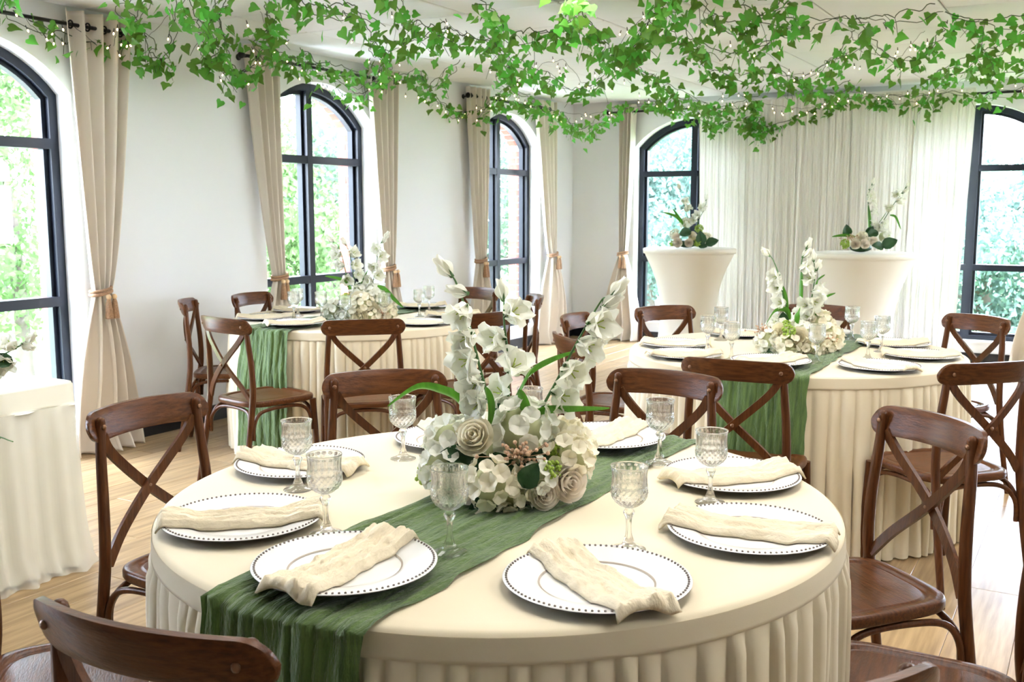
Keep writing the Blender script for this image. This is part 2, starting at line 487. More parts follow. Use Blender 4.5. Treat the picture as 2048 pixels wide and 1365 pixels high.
def back_mx(x):   # s -> +X, d -> +Y
    return Matrix(((1, 0, 0, x), (0, 1, 0, YB), (0, 0, 1, 0), (0, 0, 0, 1)))
wl = ['added unseen arched window beside the viewer', 'arched dark-framed window at the left edge', 'arched dark-framed window behind the left round table', 'narrow-looking arched window nearest the room corner']
for k, y in enumerate(WL): window(k + 1, left_mx(y), wl[k])
window(5, back_mx(WB[0]), 'arched dark-framed window left of the backdrop drape')
window(6, back_mx(WB[1]), 'arched dark-framed window right of the backdrop drape')
def right_mx(y):  # s -> -Y, d -> +X
    return Matrix(((0, 1, 0, XR), (-1, 0, 0, y), (0, 0, 1, 0), (0, 0, 0, 1)))
window(7, back_mx(WB[2]), 'added arched end-wall window out of view on the right')  # unseen opening added to bring in more daylight
for k, y in enumerate(WR): window(8 + k, right_mx(y), 'added arched right-wall window out of view')  # added side window, unseen, for fill daylight
# brick returns outside the left-wall windows
bh, bd = 0.0675, 0.155
m_br1 = MB().bbox(0.008, 0.11, 0.0, bd, 0, bh - 0.010, 0.002).mesh('brick', M['brick'], False)
m_br2 = MB().bbox(0.008, 0.11, 0.075, bd, 0, bh - 0.010, 0.002).mesh('brick', M['brick'], False)
m_br2b = MB().bbox(0.008, 0.11, 0.0, 0.065, 0, bh - 0.010, 0.002).mesh('brick', M['brick'], False)
m_vous = MB().bbox(-0.031, 0.031, 0.0, bd, 0.008, 0.11, 0.002).mesh('brick', M['brick'], False)
for wi, y in enumerate(WL[1:]):
    Mx = left_mx(y)
    dd = D0 + 0.10
    mb = MB()
    mb.box(HW + 0.010, HW + 0.20, dd, dd + bd - 0.004, 0.1, ZSPR)
    mb.box(-HW - 0.20, -HW - 0.010, dd, dd + bd - 0.004, 0.1, ZSPR)
    ap = [((AR + 0.012) * math.sin(A0 * (1 - k / 10)), AZ + (AR + 0.012) * math.cos(A0 * (1 - k / 10))) for k in range(21)]
    ap2 = [((AR + 0.16) * math.sin(A0 * (1 - k / 10)), AZ + (AR + 0.16) * math.cos(A0 * (1 - k / 10))) for k in range(21)]
    for k in range(20):
        q = [ap[k], ap[k + 1], ap2[k + 1], ap2[k]]
        mb.add([(s, dd, z) for s, z in q] + [(s, dd + bd - 0.004, z) for s, z in q], [(0, 1, 2, 3), (7, 6, 5, 4), (0, 4, 5, 1), (1, 5, 6, 2), (2, 6, 7, 3), (3, 7, 4, 0)])
    o = obj('mortar', mb.mesh('mortar', M['mortar'], False), wall_left); o.matrix_local = Mx
    for k in range(int((ZSPR - 0.14) / bh)):
        z = 0.14 + k * bh
        for me in ((m_br1,) if k % 2 else (m_br2, m_br2b)):
            o = obj('brick', me, wall_left)
            o.matrix_local = Mx @ Matrix.Translation((HW - 0.004, dd, z))
    nv = 18
    for k in range(nv):
        t = A0 * (1 - 2 * (k + 0.5) / nv)
        o = obj('brick', m_vous, wall_left)
        o.matrix_local = Mx @ Matrix.Translation((AR * math.sin(t) * 0.996, dd, AZ + AR * math.cos(t) * 0.996)) @ Matrix.Rotation(t, 4, 'Y')

# ceiling light panels (lay-in troffers), unseen and added to brighten the hall
pl_m = MB().box(-0.285, 0.285, -0.59, 0.59, ZC - 0.004, ZC + 0.004).mesh('diffuser', M['panel'], False)
pr_m = MB().box(-0.305, -0.285, -0.61, 0.61, ZC - 0.008, ZC + 0.010).box(0.285, 0.305, -0.61, 0.61, ZC - 0.008, ZC + 0.010).box(-0.285, 0.285, -0.61, -0.59, ZC - 0.008, ZC + 0.010).box(-0.285, 0.285, 0.59, 0.61, ZC - 0.008, ZC + 0.010).mesh('rim', M['panel_rim'], False)
pn = ['above the middle of the hall', 'above the right round table', 'above the left of the front table', 'above the front table', 'far right of the hall', 'out of view before the end wall', 'out of view beside the end wall', 'right of the viewer', 'behind the viewer on the left', 'behind the viewer', 'behind the viewer on the right']
for k, (x, y) in enumerate(PANELS):
    t = empty('added_ceiling_light', (x, y, 0)); tag(t, 'added unseen ceiling light panel ' + pn[k], 'light', 'added ceiling light panels')
    obj('diffuser', pl_m, t); obj('rim', pr_m, t)
# ------------------------------------------------------------------ curtains and rods
def curtain(O, u, nrm, top, tie, bot, label, seed, ztop=2.515, ztie=0.935, folds=4, tassel_side=1):
    """O: point on the wall line; u along wall; nrm into the room. top=(s0,s1), tie=(s,width), bot=(s0,s1)"""
    O, u, nrm = Vector(O), Vector(u), Vector(nrm)
    R = random.Random(seed)
    ph = R.random() * 6
    zs = [ztop, ztop - 0.03, ztop - 0.07, ztop - 0.15, 2.2, 2.0, 1.8, 1.6, 1.45, 1.3, 1.2, 1.12, 1.06, 1.01, 0.97, ztie, 0.90, 0.86, 0.81, 0.74, 0.66, 0.56, 0.46, 0.36, 0.26, 0.17, 0.10, 0.05, 0.02, 0.006]
    nu = 110
    wob = [R.uniform(-1, 1) for _ in range(40)]
    def fn(i, j):
        z = zs[j]; t = i / (nu - 1)
        if z >= ztie:
            q = (z - ztie) / (ztop - ztie)
            e = q ** 0.72
            s0 = lerp(tie[0] - tie[1] / 2, top[0], e); s1 = lerp(tie[0] + tie[1] / 2, top[1], e)
            amp = lerp(0.030, 0.042, e)
        else:
            q = (ztie - z) / ztie
            e = 1 - (1 - q) ** 1.7
            s0 = lerp(tie[0] - tie[1] / 2, bot[0], e); s1 = lerp(tie[0] + tie[1] / 2, bot[1], e)
            amp = lerp(0.030, 0.062, e)
        a = 2 * PI * folds * t + ph + 0.5 * math.sin(3.1 * t * 2 * PI + ph) + 0.25 * math.sin(z * 2.3 + 9 * t)
        d = amp * (math.sin(a) + 0.28 * math.sin(2 * a + 1.0))
        s = lerp(s0, s1, t) + 0.35 * amp * math.cos(a) * (0.6 if z > ztie else 1)
        belly = 0.0
        if z < ztie: belly = 0.05 * math.sin(PI * min(1, (ztie - z) / ztie * 1.1)) * math.sin(PI * t)
        if z < 0.12: belly += (0.12 - z) * 0.55 * math.sin(PI * t) ** 0.5
        p = O + u * s + nrm * (0.10 + d + belly) + Vector((0, 0, z))
        return p
    b = MB().grid(nu, len(zs), fn)
    r = empty('curtain', O + u * tie[0] + nrm * 0.1)
    base = Vector(r.location)
    b.v = [tuple(Vector(p) - base) for p in b.v]
    me = b.mesh('panel', M['curtain'])
    p = obj('panel', me, r)
    sm = p.modifiers.new('thick', 'SOLIDIFY'); sm.thickness = 0.003
    tag(r, label, 'curtain', 'tied-back window curtains')
    # tie-back rope
    ring = []
    for k in range(25):
        a = 2 * PI * k / 24
        ring.append(u * (math.cos(a) * (tie[1] / 2 + 0.012)) + nrm * (math.sin(a) * 0.052) + Vector((0, 0, ztie + 0.012 * math.cos(a))))
    tb = obj('tieback', MB().tube(ring, 0.011, 6, False).tube([q + Vector((0, 0, 0.02)) for q in ring], 0.009, 6, False).mesh('tieback', M['rope']), r)
    for k, dx in enumerate((-0.018, 0.022)):
        c = u * (dx + 0.018 * tassel_side) + nrm * 0.066 + Vector((0, 0, ztie - 0.022))
        obj('bead', MB().sphere(c, 0.016, 10, 7).mesh('bead', M['bead']), tb)
        def skirt(i, rr, z, a): return rr * (1 + 0.10 * math.cos(9 * a))
        tl = MB().lathe([(0.009, 0.0), (0.014, -0.02), (0.018, -0.06), (0.022, -0.105), (0.021, -0.115)], 27, fn=skirt)
        tl.v = [tuple(Vector(q) + c + Vector((0, 0, -0.012))) for q in tl.v]
        obj('tassel', tl.mesh('tassel', M['rope']), tb)
    # grommets on the rod
    for k in range(4):
        s_ = lerp(top[0], top[1], (k + 0.5) / 4) - tie[0]
        rg = [u * s_ + nrm * (0.021 * math.cos(a_ * PI / 7)) + Vector((0, 0, 2.435 + 0.021 * math.sin(a_ * PI / 7))) for a_ in range(15)]
        obj('grommet', MB().tube(rg, 0.005, 6, False).mesh('grommet', M['rod']), r)
    return r
def rod(O, u, nrm, s0, s1, label, z=2.435):
    O, u, nrm = Vector(O), Vector(u), Vector(nrm)
    r = empty('curtain_rod', O + u * s0 + nrm * 0.1 + Vector((0, 0, z)))
    d = s1 - s0
    obj('rod', MB().tube([u * 0, u * d], 0.011, 10).mesh('rod', M['rod']), r)
    for e in (0, d):
        sg = -1 if e == 0 else 1
        obj('finial', MB().tube([u * e, u * (e + sg * 0.014), u * (e + sg * 0.02), u * (e + sg * 0.035), u * (e + sg * 0.05)], [0.014, 0.014, 0.022, 0.026, 0.012], 12).mesh('finial', M['rod']), r)
    for e in (0.04, d - 0.04):
        obj('bracket', MB().tube([u * e + nrm * 0.01, u * e - nrm * 0.095], 0.008, 8).tube([u * e - nrm * 0.094, u * e - nrm * 0.0995], 0.022, 10).mesh('bracket', M['rod']), r)
    tag(r, label, 'curtain rod', 'black curtain rods')
LO, LU, LN = (XL, 0, 0), (0, 1, 0), (1, 0, 0)
BO, BU, BN = (0, YB, 0), (1, 0, 0), (0, -1, 0)
curtain(LO, LU, LN, (3.66, 4.10), (3.82, 0.10), (3.58, 4.02), 'beige curtain tied back right of the leftmost window', 1)
curtain(LO, LU, LN, (5.06, 5.36), (5.30, 0.10), (5.05, 5.45), 'beige curtain tied back at the left of the window behind left table', 2, tassel_side=-1)
curtain(LO, LU, LN, (6.34, 6.70), (6.56, 0.10), (6.36, 6.78), 'beige curtain tied back right of the window behind left table', 3)
curtain(LO, LU, LN, (7.76, 8.10), (7.98, 0.10), (7.74, 8.18), 'beige curtain tied back left of the corner window', 4, tassel_side=-1)
curtain(LO, LU, LN, (9.06, 9.46), (9.40, 0.10), (9.12, 9.70), 'beige curtain tied back between the corner window and room corner', 5)
curtain(BO, BU, BN, (-4.53, -4.34), (-4.46, 0.09), (-4.74, -4.24), 'beige curtain tied back left of the end-wall window', 6)
curtain(BO, BU, BN, (-0.50, -0.15), (-0.36, 0.10), (-0.66, -0.12), 'beige curtain at the right edge beside the far right window', 8)
rod(LO, LU, LN, 2.36, 4.11, 'black curtain rod over the leftmost window')
rod(LO, LU, LN, 5.03, 6.62, 'black curtain rod over the window behind left table')
rod(LO, LU, LN, 7.80, 9.42, 'black curtain rod over the corner window')
rod(BO, BU, BN, -4.62, -2.9, 'black curtain rod over the end-wall window left of drape')
rod(BO, BU, BN, -1.75, -0.2, 'black curtain rod over the far right window')

# backdrop drape in four hung panels
dr = empty('backdrop_drape', (-2.33, YB - 0.21, 0))
tag(dr, 'tall pleated ivory backdrop drape covering the end wall between the windows', 'drape')
R = random.Random(21)
D_S0, D_S1 = -3.585, -1.085
per = (D_S1 - D_S0) / 5
for k in range(5):
    nu = 230
    off = []; a = 0
    for i in range(nu):
        a += R.uniform(0.35, 1.35)
        off.append(0.0075 * math.sin(a) + 0.006 * math.sin(a * 0.31 + k))
    zz = [2.47, 2.44, 2.3, 2.0, 1.6, 1.2, 0.8, 0.4, 0.15, 0.01]
    def fn(i, j):
        z = zz[j]; t = i / (nu - 1)
        s = D_S0 + per * (k + t * 1.05) + 0.012 * math.sin(z * 1.7 + i * 0.21)
        if k == 4: s -= 0.05 * t * (1 - z / 2.47) * 1.0
        if k == 0: s += 0.02 * (1 - t) * (1 - z / 2.47)
        return (s + 2.33, off[i] * (0.8 + 0.5 * (1 - z / 2.47)) - 0.012 * (k % 2), z)
    obj('drape_panel', MB().grid(nu, len(zz), fn).mesh('drape_panel', M['drape']), dr)
obj('hanging_pole', MB().tube([(-1.27, 0.0, 2.475), (1.27, 0.0, 2.475)], 0.014, 10).mesh('hanging_pole', M['sill']), dr)

# ------------------------------------------------------------------ tables
TR, TZ = 0.762, 0.760
R = random.Random(5)
def make_round_table(seed):
    R = random.Random(seed)
    top = MB()
    prof = [(0.0, TZ), (0.30, TZ), (0.60, TZ), (0.72, TZ), (0.748, TZ - 0.0005), (0.757, TZ - 0.0035), (0.762, TZ - 0.010)]
    tm_ = top.lathe(prof, 120).mesh('tablecloth_top', M['cloth'])
    bd_ = MB().lathe([(0.7625, TZ - 0.008), (0.7640, TZ - 0.02), (0.7650, TZ - 0.045), (0.7655, TZ - 0.052), (0.7625, TZ - 0.0525)], 160).mesh('skirt_band', M['cloth'])
    # pleats: irregular knife pleats that relax into soft folds
    npl = 96
    th = [0.0]
    for k in range(npl): th.append(th[-1] + R.uniform(0.6, 1.4))
    th = [t / th[-1] * 2 * PI for t in th]
    A = []; prof_r = []
    shape = [(0.0, 0.0), (0.10, 0.75), (0.30, 1.0), (0.55, 0.92), (0.80, 0.55), (0.93, 0.12)]
    depth = [R.uniform(0.6, 1.25) for _ in range(npl)]
    for k in range(npl):
        for (t, h) in shape:
            A.append(lerp(th[k], th[k + 1], t)); prof_r.append(h * depth[k])
    n = len(A)
    zz = [TZ - 0.050, TZ - 0.056, TZ - 0.09, TZ - 0.16, TZ - 0.28, TZ - 0.42, TZ - 0.56, TZ - 0.68, TZ - 0.735, 0.008]
    tw = [R.uniform(-1, 1) for _ in range(npl)]
    def fn(i, j):
        z = zz[j]; q = (TZ - 0.05 - z) / (TZ - 0.05)
        k = i // len(shape)
        amp = lerp(0.011, 0.034, q ** 0.7) * lerp(0.4, 1.0, smooth01(q / 0.06))
        r = 0.7585 + amp * prof_r[i] * (1 + 0.25 * math.sin(5 * q + tw[k] * 3)) + 0.008 * q + 0.010 * q * math.sin(3 * A[i] + 5 * tw[k] * 0)
        a = A[i] + 0.012 * q * tw[k]
        return (r * math.cos(a), r * math.sin(a), z)
    sk_ = MB().grid(n, len(zz), fn, wrap=True).mesh('pleated_skirt', M['cloth'])
    return tm_, bd_, sk_
TABLES = {1: (-1.17, 1.937), 2: (-3.93, 4.82), 3: (-1.23, 4.705)}
tl_ = {1: 'nearest round banquet table with cream pleated skirt', 2: 'round cream-skirted banquet table by the left-wall windows', 3: 'round cream-skirted banquet table before the cocktail tables'}
for k, (x, y) in TABLES.items():
    t = empty('round_table', (x, y, 0), 0.4 * k)
    tag(t, tl_[k], 'table', 'round banquet tables')
    a_, b_, c_ = make_round_table(10 + k)
    obj('tablecloth_top', a_, t); obj('skirt_band', b_, t); obj('pleated_skirt', c_, t)

# table runners: straight gauze strip along Y over the top and down both sides
def runner(tx, ty, x0, wd, seed, label, hang_near=0.66, hang_far=0.5):
    R = random.Random(seed)
    nu, nl = 84, 190
    tops = 2 * TR
    Ltot = hang_near + tops + hang_far
    wr = [(R.uniform(8, 30), R.uniform(0, 6), R.uniform(0.3, 1)) for _ in range(5)]
    def fn(i, j):
        t = (i / (nu - 1) - 0.5)
        l = -TR - hang_near + Ltot * j / (nl - 1)
        # ragged width
        wl_ = wd * (1 + 0.06 * noise.noise((l * 3, seed, 0)) )
        x = t * wl_ + 0.010 * noise.noise((l * 4, t * 3, seed + 5.0)) + (0.008 * noise.noise((l * 14, t * 2, 3.3)))
        X = x0 - tx + x
        edge = math.sqrt(max(0.01, (TR + 0.012) ** 2 - X * X))
        n1 = noise.noise((x * 30 + 0.8 * noise.noise((l * 3, x * 6, 1)), l * 3.2, seed * 1.7))
        n2 = noise.noise((x * 95, l * 9.0, seed * 2.3 + 9))
        n3 = noise.noise((x * 30 + l * 4, l * 17.0, seed + 20.0))
        h = 0.0125 * abs(n1) * 1.8 + 0.0050 * n2 + 0.0030 * n3
        h = max(0.0, h)
        h = 0.0105 * (1 - math.exp(-h / 0.0105)) * 1.05 + 0.0012
        if abs(l) < edge:
            q = edge - abs(l)
            z = TZ + h + 0.001
            if q < 0.012: z = TZ + h * 0.8 - (0.012 - q) * 0.25
            return (X + tx, l + ty, z)
        s = 1 if l > 0 else -1
        dwn = abs(l) - edge
        out = 0.008 + 0.030 * smooth01(dwn / 0.3) + 0.02 * smooth01(dwn / 0.7)
        nx, ny = X / (TR + 0.012), s * edge / (TR + 0.012)
        return (X + nx * (out + h) + tx, s * edge + ny * (out + h * 1.6) + ty, TZ - dwn + 0.004)
    b = MB().grid(nu, nl, fn)
    b.v = [(p[0] - x0, p[1] - ty, p[2]) for p in b.v]
    o = obj('table_runner', b.mesh('table_runner', M['runner']), loc=(x0, ty, 0))
    tag(o, label, 'table runner', 'crinkled green table runners')
runner(*TABLES[1], -1.135, 0.345, 3, 'crinkled green gauze runner across the nearest round table')
runner(*TABLES[2], -3.96, 0.36, 4, 'crinkled green gauze runner on the round table by the left windows')
runner(*TABLES[3], -1.15, 0.345, 5, 'crinkled green gauze runner on the round table near the drape', hang_near=0.70)

# side table with tulle skirt (left edge)
st = empty('side_table', (-3.47, 2.486, 0))
tag(st, 'white-covered side table with tulle skirt at the left edge', 'table')
SX, SY = -0.76, -1.83
b = MB(); rr = 0.012
V = []; 
for (ins, z) in ((0.012, 0.752), (0.003, 0.748), (0, 0.738)):
    V += [(SX + ins, SY + ins, z), (-ins, SY + ins, z), (-ins, -ins, z), (SX + ins, -ins, z)]
F = [(0, 1, 2, 3)]
for r_ in (0, 4):
    for k in range(4): F.append((r_ + 4 + k, r_ + 4 + (k + 1) % 4, r_ + (k + 1) % 4, r_ + k))
b.add(V, F)
obj('table_cover', b.mesh('table_cover', M['white_cloth']), st)
def rect_skirt(z0, z1, amp0, amp1, flare, nper, seed, mat_, name, out=0.0):
    R = random.Random(seed)
    per = []
    for (p, q) in (((SX, SY), (0, SY)), ((0, SY), (0, 0)), ((0, 0), (SX, 0)), ((SX, 0), (SX, SY))):
        d = math.dist(p, q); n = int(d / nper)
        nx, ny = (q[1] - p[1]) / d, -(q[0] - p[0]) / d
        for i in range(n):
            t = i / n; per.append((lerp(p[0], q[0], t), lerp(p[1], q[1], t), nx, ny, d * t))
    # rounded corner normals
    m = len(per)
    nrm = []
    for i in range(m):
        sx = sum(per[(i + k) % m][2] for k in range(-4, 5)); sy = sum(per[(i + k) % m][3] for k in range(-4, 5))
        l = math.hypot(sx, sy); nrm.append((sx / l, sy / l))
    zs = [lerp(z0, z1, q) for q in (0, 0.06, 0.15, 0.3, 0.5, 0.7, 0.85, 0.94, 1)]
    ph = [R.uniform(0, 1) for _ in range(m)]
    def fn(i, j):
        q = j / 8
        x, y = per[i][0], per[i][1]; nx, ny = nrm[i]
        a = lerp(amp0, amp1, q)
        w_ = 0.5 + 0.5 * math.sin(i * nper * 46 + 1.8 * math.sin(i * nper * 13 + seed)) + 0.25 * math.sin(i * nper * 90 + seed)
        o_ = out + a * w_ + flare * q * q
        z = zs[j]
        if j == 8: o_ += 0.02 * math.sin(i * 0.9) ; z = max(0.004, z)
        return (x + nx * o_, y + ny * o_, z)
    obj(name, MB().grid(m, 9, fn, wrap=True).mesh(name, mat_), st)
rect_skirt(0.740, 0.655, 0.0, 0.002, 0.004, 0.03, 1, M['white_cloth'], 'cover_band', 0.002)
rect_skirt(0.658, 0.012, 0.004, 0.018, 0.01, 0.012, 2, M['white_cloth'], 'skirt_lining', 0.001)
rect_skirt(0.660, 0.006, 0.008, 0.040, 0.05, 0.010, 3, M['tulle'], 'tulle_skirt', 0.008)

# cocktail tables
def cocktail(x, y, rz, label):
    t = empty('cocktail_table', (x, y, 0), rz); tag(t, label, 'table', 'ivory cocktail tables')
    prof = [(0.30, 0.0), (0.29, 0.02), (0.262, 0.14), (0.242, 0.28), (0.232, 0.42), (0.235, 0.55), (0.252, 0.68), (0.283, 0.80), (0.325, 0.91), (0.365, 0.99), (0.386, 1.035), (0.394, 1.06)]
    def fn(i, r, z, a):
        k = (1 - z / 1.06)
        return r * (1 + 0.22 * k ** 2 * (abs(math.cos(2 * a)) ** 3 - 0.35))
    obj('spandex_cover', MB().lathe(prof, 96, fn=fn).mesh('spandex_cover', M['spandex']), t)
    def fn2(i, r, z, a): return r
    obj('top_cap', MB().lathe([(0.385, 1.036), (0.398, 1.037), (0.402, 1.062), (0.402, 1.072), (0.398, 1.079), (0.388, 1.082), (0.2, 1.082), (0.0, 1.082)], 96).mesh('top_cap', M['spandex']), t)
cocktail(-3.115, 8.36, 0.3, 'ivory spandex cocktail table in front of the end-wall window')
cocktail(-1.615, 8.17, 0.2, 'ivory spandex cocktail table in front of the drape on the right')

# ------------------------------------------------------------------ place settings
plate_prof = [(0.0, 0.0045), (0.085, 0.0045), (0.100, 0.0055), (0.107, 0.0085), (0.115, 0.0115), (0.150, 0.0165), (0.161, 0.0185), (0.1655, 0.0190), (0.1665, 0.0175)]
m_plate = MB().lathe(plate_prof, 72).mesh('plate_top', M['plate'])
m_punder = MB().lathe([(0.1665, 0.0178), (0.1660, 0.0162), (0.150, 0.0138), (0.118, 0.0085), (0.104, 0.0050), (0.098, 0.0), (0.09, 0.0), (0.0, 0.002)], 72).mesh('underside', M['plate_under'])
b = MB()
for k in range(96):
    a = 2 * PI * k / 96
    b.sphere((0.1600 * math.cos(a), 0.1600 * math.sin(a), 0.0192), 0.0027, 5, 3)
m_pbead = b.mesh('beaded_rim', M['bead_rim'])
def ring_mesh(r0, r1, h, n=72):
    return MB().lathe([(r0, h - 0.0006), (r0 + 0.0004, h + 0.0005), (r1 - 0.0004, h + 0.0010), (r1, h + 0.0002)], n, close=False)
b = MB(); b.grid(72, 2, lambda i, j: ((0.1005, 0.1040)[j] * math.cos(2 * PI * i / 72), (0.1005, 0.1040)[j] * math.sin(2 * PI * i / 72), (0.0062, 0.0077)[j] + 0.0004), wrap=True)
m_pring = b.mesh('inner_ring', M['ring'])
def make_plate(x, y, z, label, group):
    t = empty('charger_plate', (x, y, z), rnd.uniform(0, 6)); tag(t, label, 'plate', group)
    obj('plate_top', m_plate, t); obj('underside', m_punder, t); obj('beaded_rim', m_pbead, t); obj('inner_ring', m_pring, t)
def plate_h(r):
    return float(np.interp(r, [0, 0.1, 0.107, 0.115, 0.150, 0.1665, 0.172, 0.182], [0.0055, 0.006, 0.0090, 0.012, 0.017, 0.0205, 0.016, 0.004]))
def make_napkin_mesh(seed, L=0.342, W=0.108):
    R = random.Random(seed)
    nu, nv = 64, 26
    w0, w1, wm = W * R.uniform(0.95, 1.12), W * R.uniform(0.95, 1.12), W * R.uniform(0.86, 1.0)
    bow = R.uniform(-0.012, 0.012)
    def top(i, j):
        u = i / (nu - 1) - 0.5; v = j / (nv - 1) - 0.5
        ww = interp(u, [-0.5, -0.1, 0.5], [w0, wm, w1]) * (1 + 0.10 * noise.noise((u * 9, v * 1.5, seed)))
        x = u * L + 0.010 * noise.noise((v * 1.6, u * 2, seed + 3.1)); y = v * ww + bow * (1 - 4 * u * u) + 0.004 * noise.noise((u * 12, v, seed + 7.7))
        r = math.hypot(x, y)
        fold = abs(noise.noise((u * 2.2 + seed, v * 8 + 1.1 * noise.noise((u * 4, 0, seed)), 0.5)))
        f2 = noise.noise((u * 13 + 3 * v, v * 11 + 2 * u, seed + 2.2))
        f3 = noise.noise((u * 34, v * 20, seed + 6.2))
        h = 0.011 + 0.017 * fold + 0.0045 * f2 + 0.0022 * f3
        edge = smooth01((0.5 - abs(v)) / 0.10)
        h *= 0.30 + 0.70 * edge
        ends = smooth01((0.5 - abs(u)) / 0.035)
        z = plate_h(r) + h * (0.45 + 0.55 * ends)
        return (x, y, z)
    b = MB().grid(nu, nv, top)
    def botm(i, j):
        p = top(i, j)
        u = i / (nu - 1) - 0.5; v = j / (nv - 1) - 0.5
        z = plate_h(math.hypot(p[0], p[1])) + 0.0012
        return (p[0] * 0.985, p[1] * 0.96, min(z, p[2] - 0.0015))
    n0 = len(b.v)
    b.add([botm(i, j) for j in range(nv) for i in range(nu)], [(j * nu + i, (j + 1) * nu + i, (j + 1) * nu + i + 1, j * nu + i + 1) for j in range(nv - 1) for i in range(nu - 1)])
    def side(a_, c_): b.f.append((a_, c_, c_ + n0, a_ + n0))
    for i in range(nu - 1):
        side(i + 1, i); side((nv - 1) * nu + i, (nv - 1) * nu + i + 1)
    for j in range(nv - 1):
        side(j * nu, (j + 1) * nu); side((j + 1) * nu + nu - 1, j * nu + nu - 1)
    return b.mesh('napkin', M['napkin'])
napk = [make_napkin_mesh(k * 3.7 + 1) for k in range(6)]
# crystal goblet
NB = 96
def bowl_mod(i, r, z, a):
    if z > 0.132: return r - 0.0017 * abs(math.sin(8 * a)) * smooth01((z - 0.132) / 0.006) * smooth01((0.164 - z) / 0.006)
    if z < 0.130: 
        k = smooth01((0.130 - z) / 0.005) * smooth01((z - 0.086) / 0.006)
        return r - 0.0030 * k * (1 - abs(math.sin(9 * a + z * 260)) * abs(math.sin(9 * a - z * 260)))
    return r
outer = [(0.0, 0.0835), (0.006, 0.0838), (0.012, 0.0855)]
for q in range(1, 31):
    t = q / 30
    z = lerp(0.0855, 0.168, t)
    outer.append((interp(z, [0.0855, 0.090, 0.096, 0.104, 0.114, 0.122, 0.135, 0.148, 0.160, 0.168], [0.012, 0.0205, 0.0285, 0.0345, 0.0372, 0.0370, 0.0352, 0.0345, 0.0355, 0.0368]), z))
inner = [(r - 0.0022 if z > 0.1 else max(0.0, r - 0.003 - (0.1 - z) * 0.25), max(z, 0.0905) - (0.0 if z < 0.167 else 0.0)) for r, z in reversed(outer) if z > 0.0905] + [(0.0, 0.0905)]
b = MB()
b.lathe(outer, NB, fn=bowl_mod)
no = len(b.v); m_o = len(outer)
Vi = []; 
for (r, z) in inner:
    for k in range(NB):
        a = 2 * PI * k / NB; Vi.append((r * math.cos(a), r * math.sin(a), z))
Fi = []
for i in range(len(inner) - 1):
    for k in range(NB): Fi.append((i * NB + k, i * NB + (k + 1) % NB, (i + 1) * NB + (k + 1) % NB, (i + 1) * NB + k))
b.add(Vi, Fi)
for k in range(NB): b.f.append(((m_o - 1) * NB + k, (m_o - 1) * NB + (k + 1) % NB, no + (k + 1) % NB, no + k))
m_bowl = b.mesh('bowl', M['crystal'])
def stem_mod(i, r, z, a): return r * (1 - 0.12 * abs(math.sin(4 * a))) if 0.008 < z < 0.078 else r
m_stem = MB().lathe([(0.0, 0.0), (0.033, 0.0), (0.0345, 0.0012), (0.033, 0.0028), (0.022, 0.0062), (0.0135, 0.011), (0.0105, 0.020), (0.0066, 0.030), (0.0052, 0.045), (0.0060, 0.060), (0.0080, 0.067), (0.0115, 0.073), (0.0118, 0.077), (0.0085, 0.081), (0.0070, 0.0833), (0.0, 0.0834)], 48, fn=stem_mod).mesh('stem', M['crystal'])
def make_goblet(x, y, z, label, group):
    t = empty('crystal_goblet', (x, y, z), rnd.uniform(0, 6)); tag(t, label, 'goblet', group)
    obj('bowl', m_bowl, t); obj('stem', m_stem, t)

# per table: list of (plate angle, napkin angle deg, goblet polar) and words for the place
place_words = {
 1: ['far left front place of nearest table', 'front place on the runner of nearest table', 'front right place of nearest table', 'right-hand place of nearest table', 'rear right place of nearest table', 'rear place by far runner end of nearest table', 'rear place behind flowers of nearest table', 'upper left place of nearest table'],
 2: ['left place of left window table', 'place on runner of left window table', 'place behind front chair of left window table', 'right front place of left window table', 'right place of left window table', 'far right place of left window table', 'far place behind flowers of left window table', 'far left place of left window table'],
 3: ['left place of table near drape', 'left front place of table near drape', 'place on runner of table near drape', 'front right place of table near drape', 'rightmost place of table near drape', 'rear right place of table near drape', 'rear place on far runner of table near drape', 'rear left place of table near drape']}
# (plate xy, napkin angle, goblet xy) relative to the table centre
SET1 = [((-0.357, -0.456), 43, (-0.163, -0.418)), ((0.027, -0.585), 94, (0.129, -0.399)), ((0.439, -0.397), -34, (0.409, -0.192)), ((0.587, 0.010), 6, (0.440, 0.191)),
        ((0.421, 0.397), 48, (0.214, 0.444)), ((-0.003, 0.583), 85, (-0.175, 0.452)), ((-0.395, 0.395), -37, (-0.399, 0.164)), ((-0.570, -0.043), 7, (-0.437, -0.200))]
SET3 = [((-0.525, -0.15), 20, (-0.33, -0.25)), ((-0.36, -0.47), 35, (-0.150, -0.45)), ((0.05, -0.54), 60, (0.205, -0.40)), ((0.460, -0.38), -30, (0.36, -0.11)),
        ((0.555, 0.05), 20, (0.37, 0.15)), ((0.38, 0.40), 35, (0.165, 0.48)), ((-0.015, 0.585), 85, (-0.185, 0.46)), ((-0.38, 0.40), 10, (-0.41, 0.17))]
SET2 = [((-0.392, -0.388), 40, (-0.19, -0.36)), ((0.037, -0.60), 60, (-0.03, -0.30)), ((0.40, -0.44), 30, (0.20, -0.36)), ((0.581, -0.13), 25, (0.30, -0.12)),
        ((0.482, 0.328), 40, (0.32, 0.20)), ((0.05, 0.595), 40, (0.215, 0.455)), ((-0.36, 0.44), 10, (-0.152, 0.42)), ((-0.52, 0.05), 20, (-0.36, -0.14))]
pw = ['white beaded charger plate, ', 'cream gauze napkin across the plate, ', 'cut crystal goblet, ']
q = 0
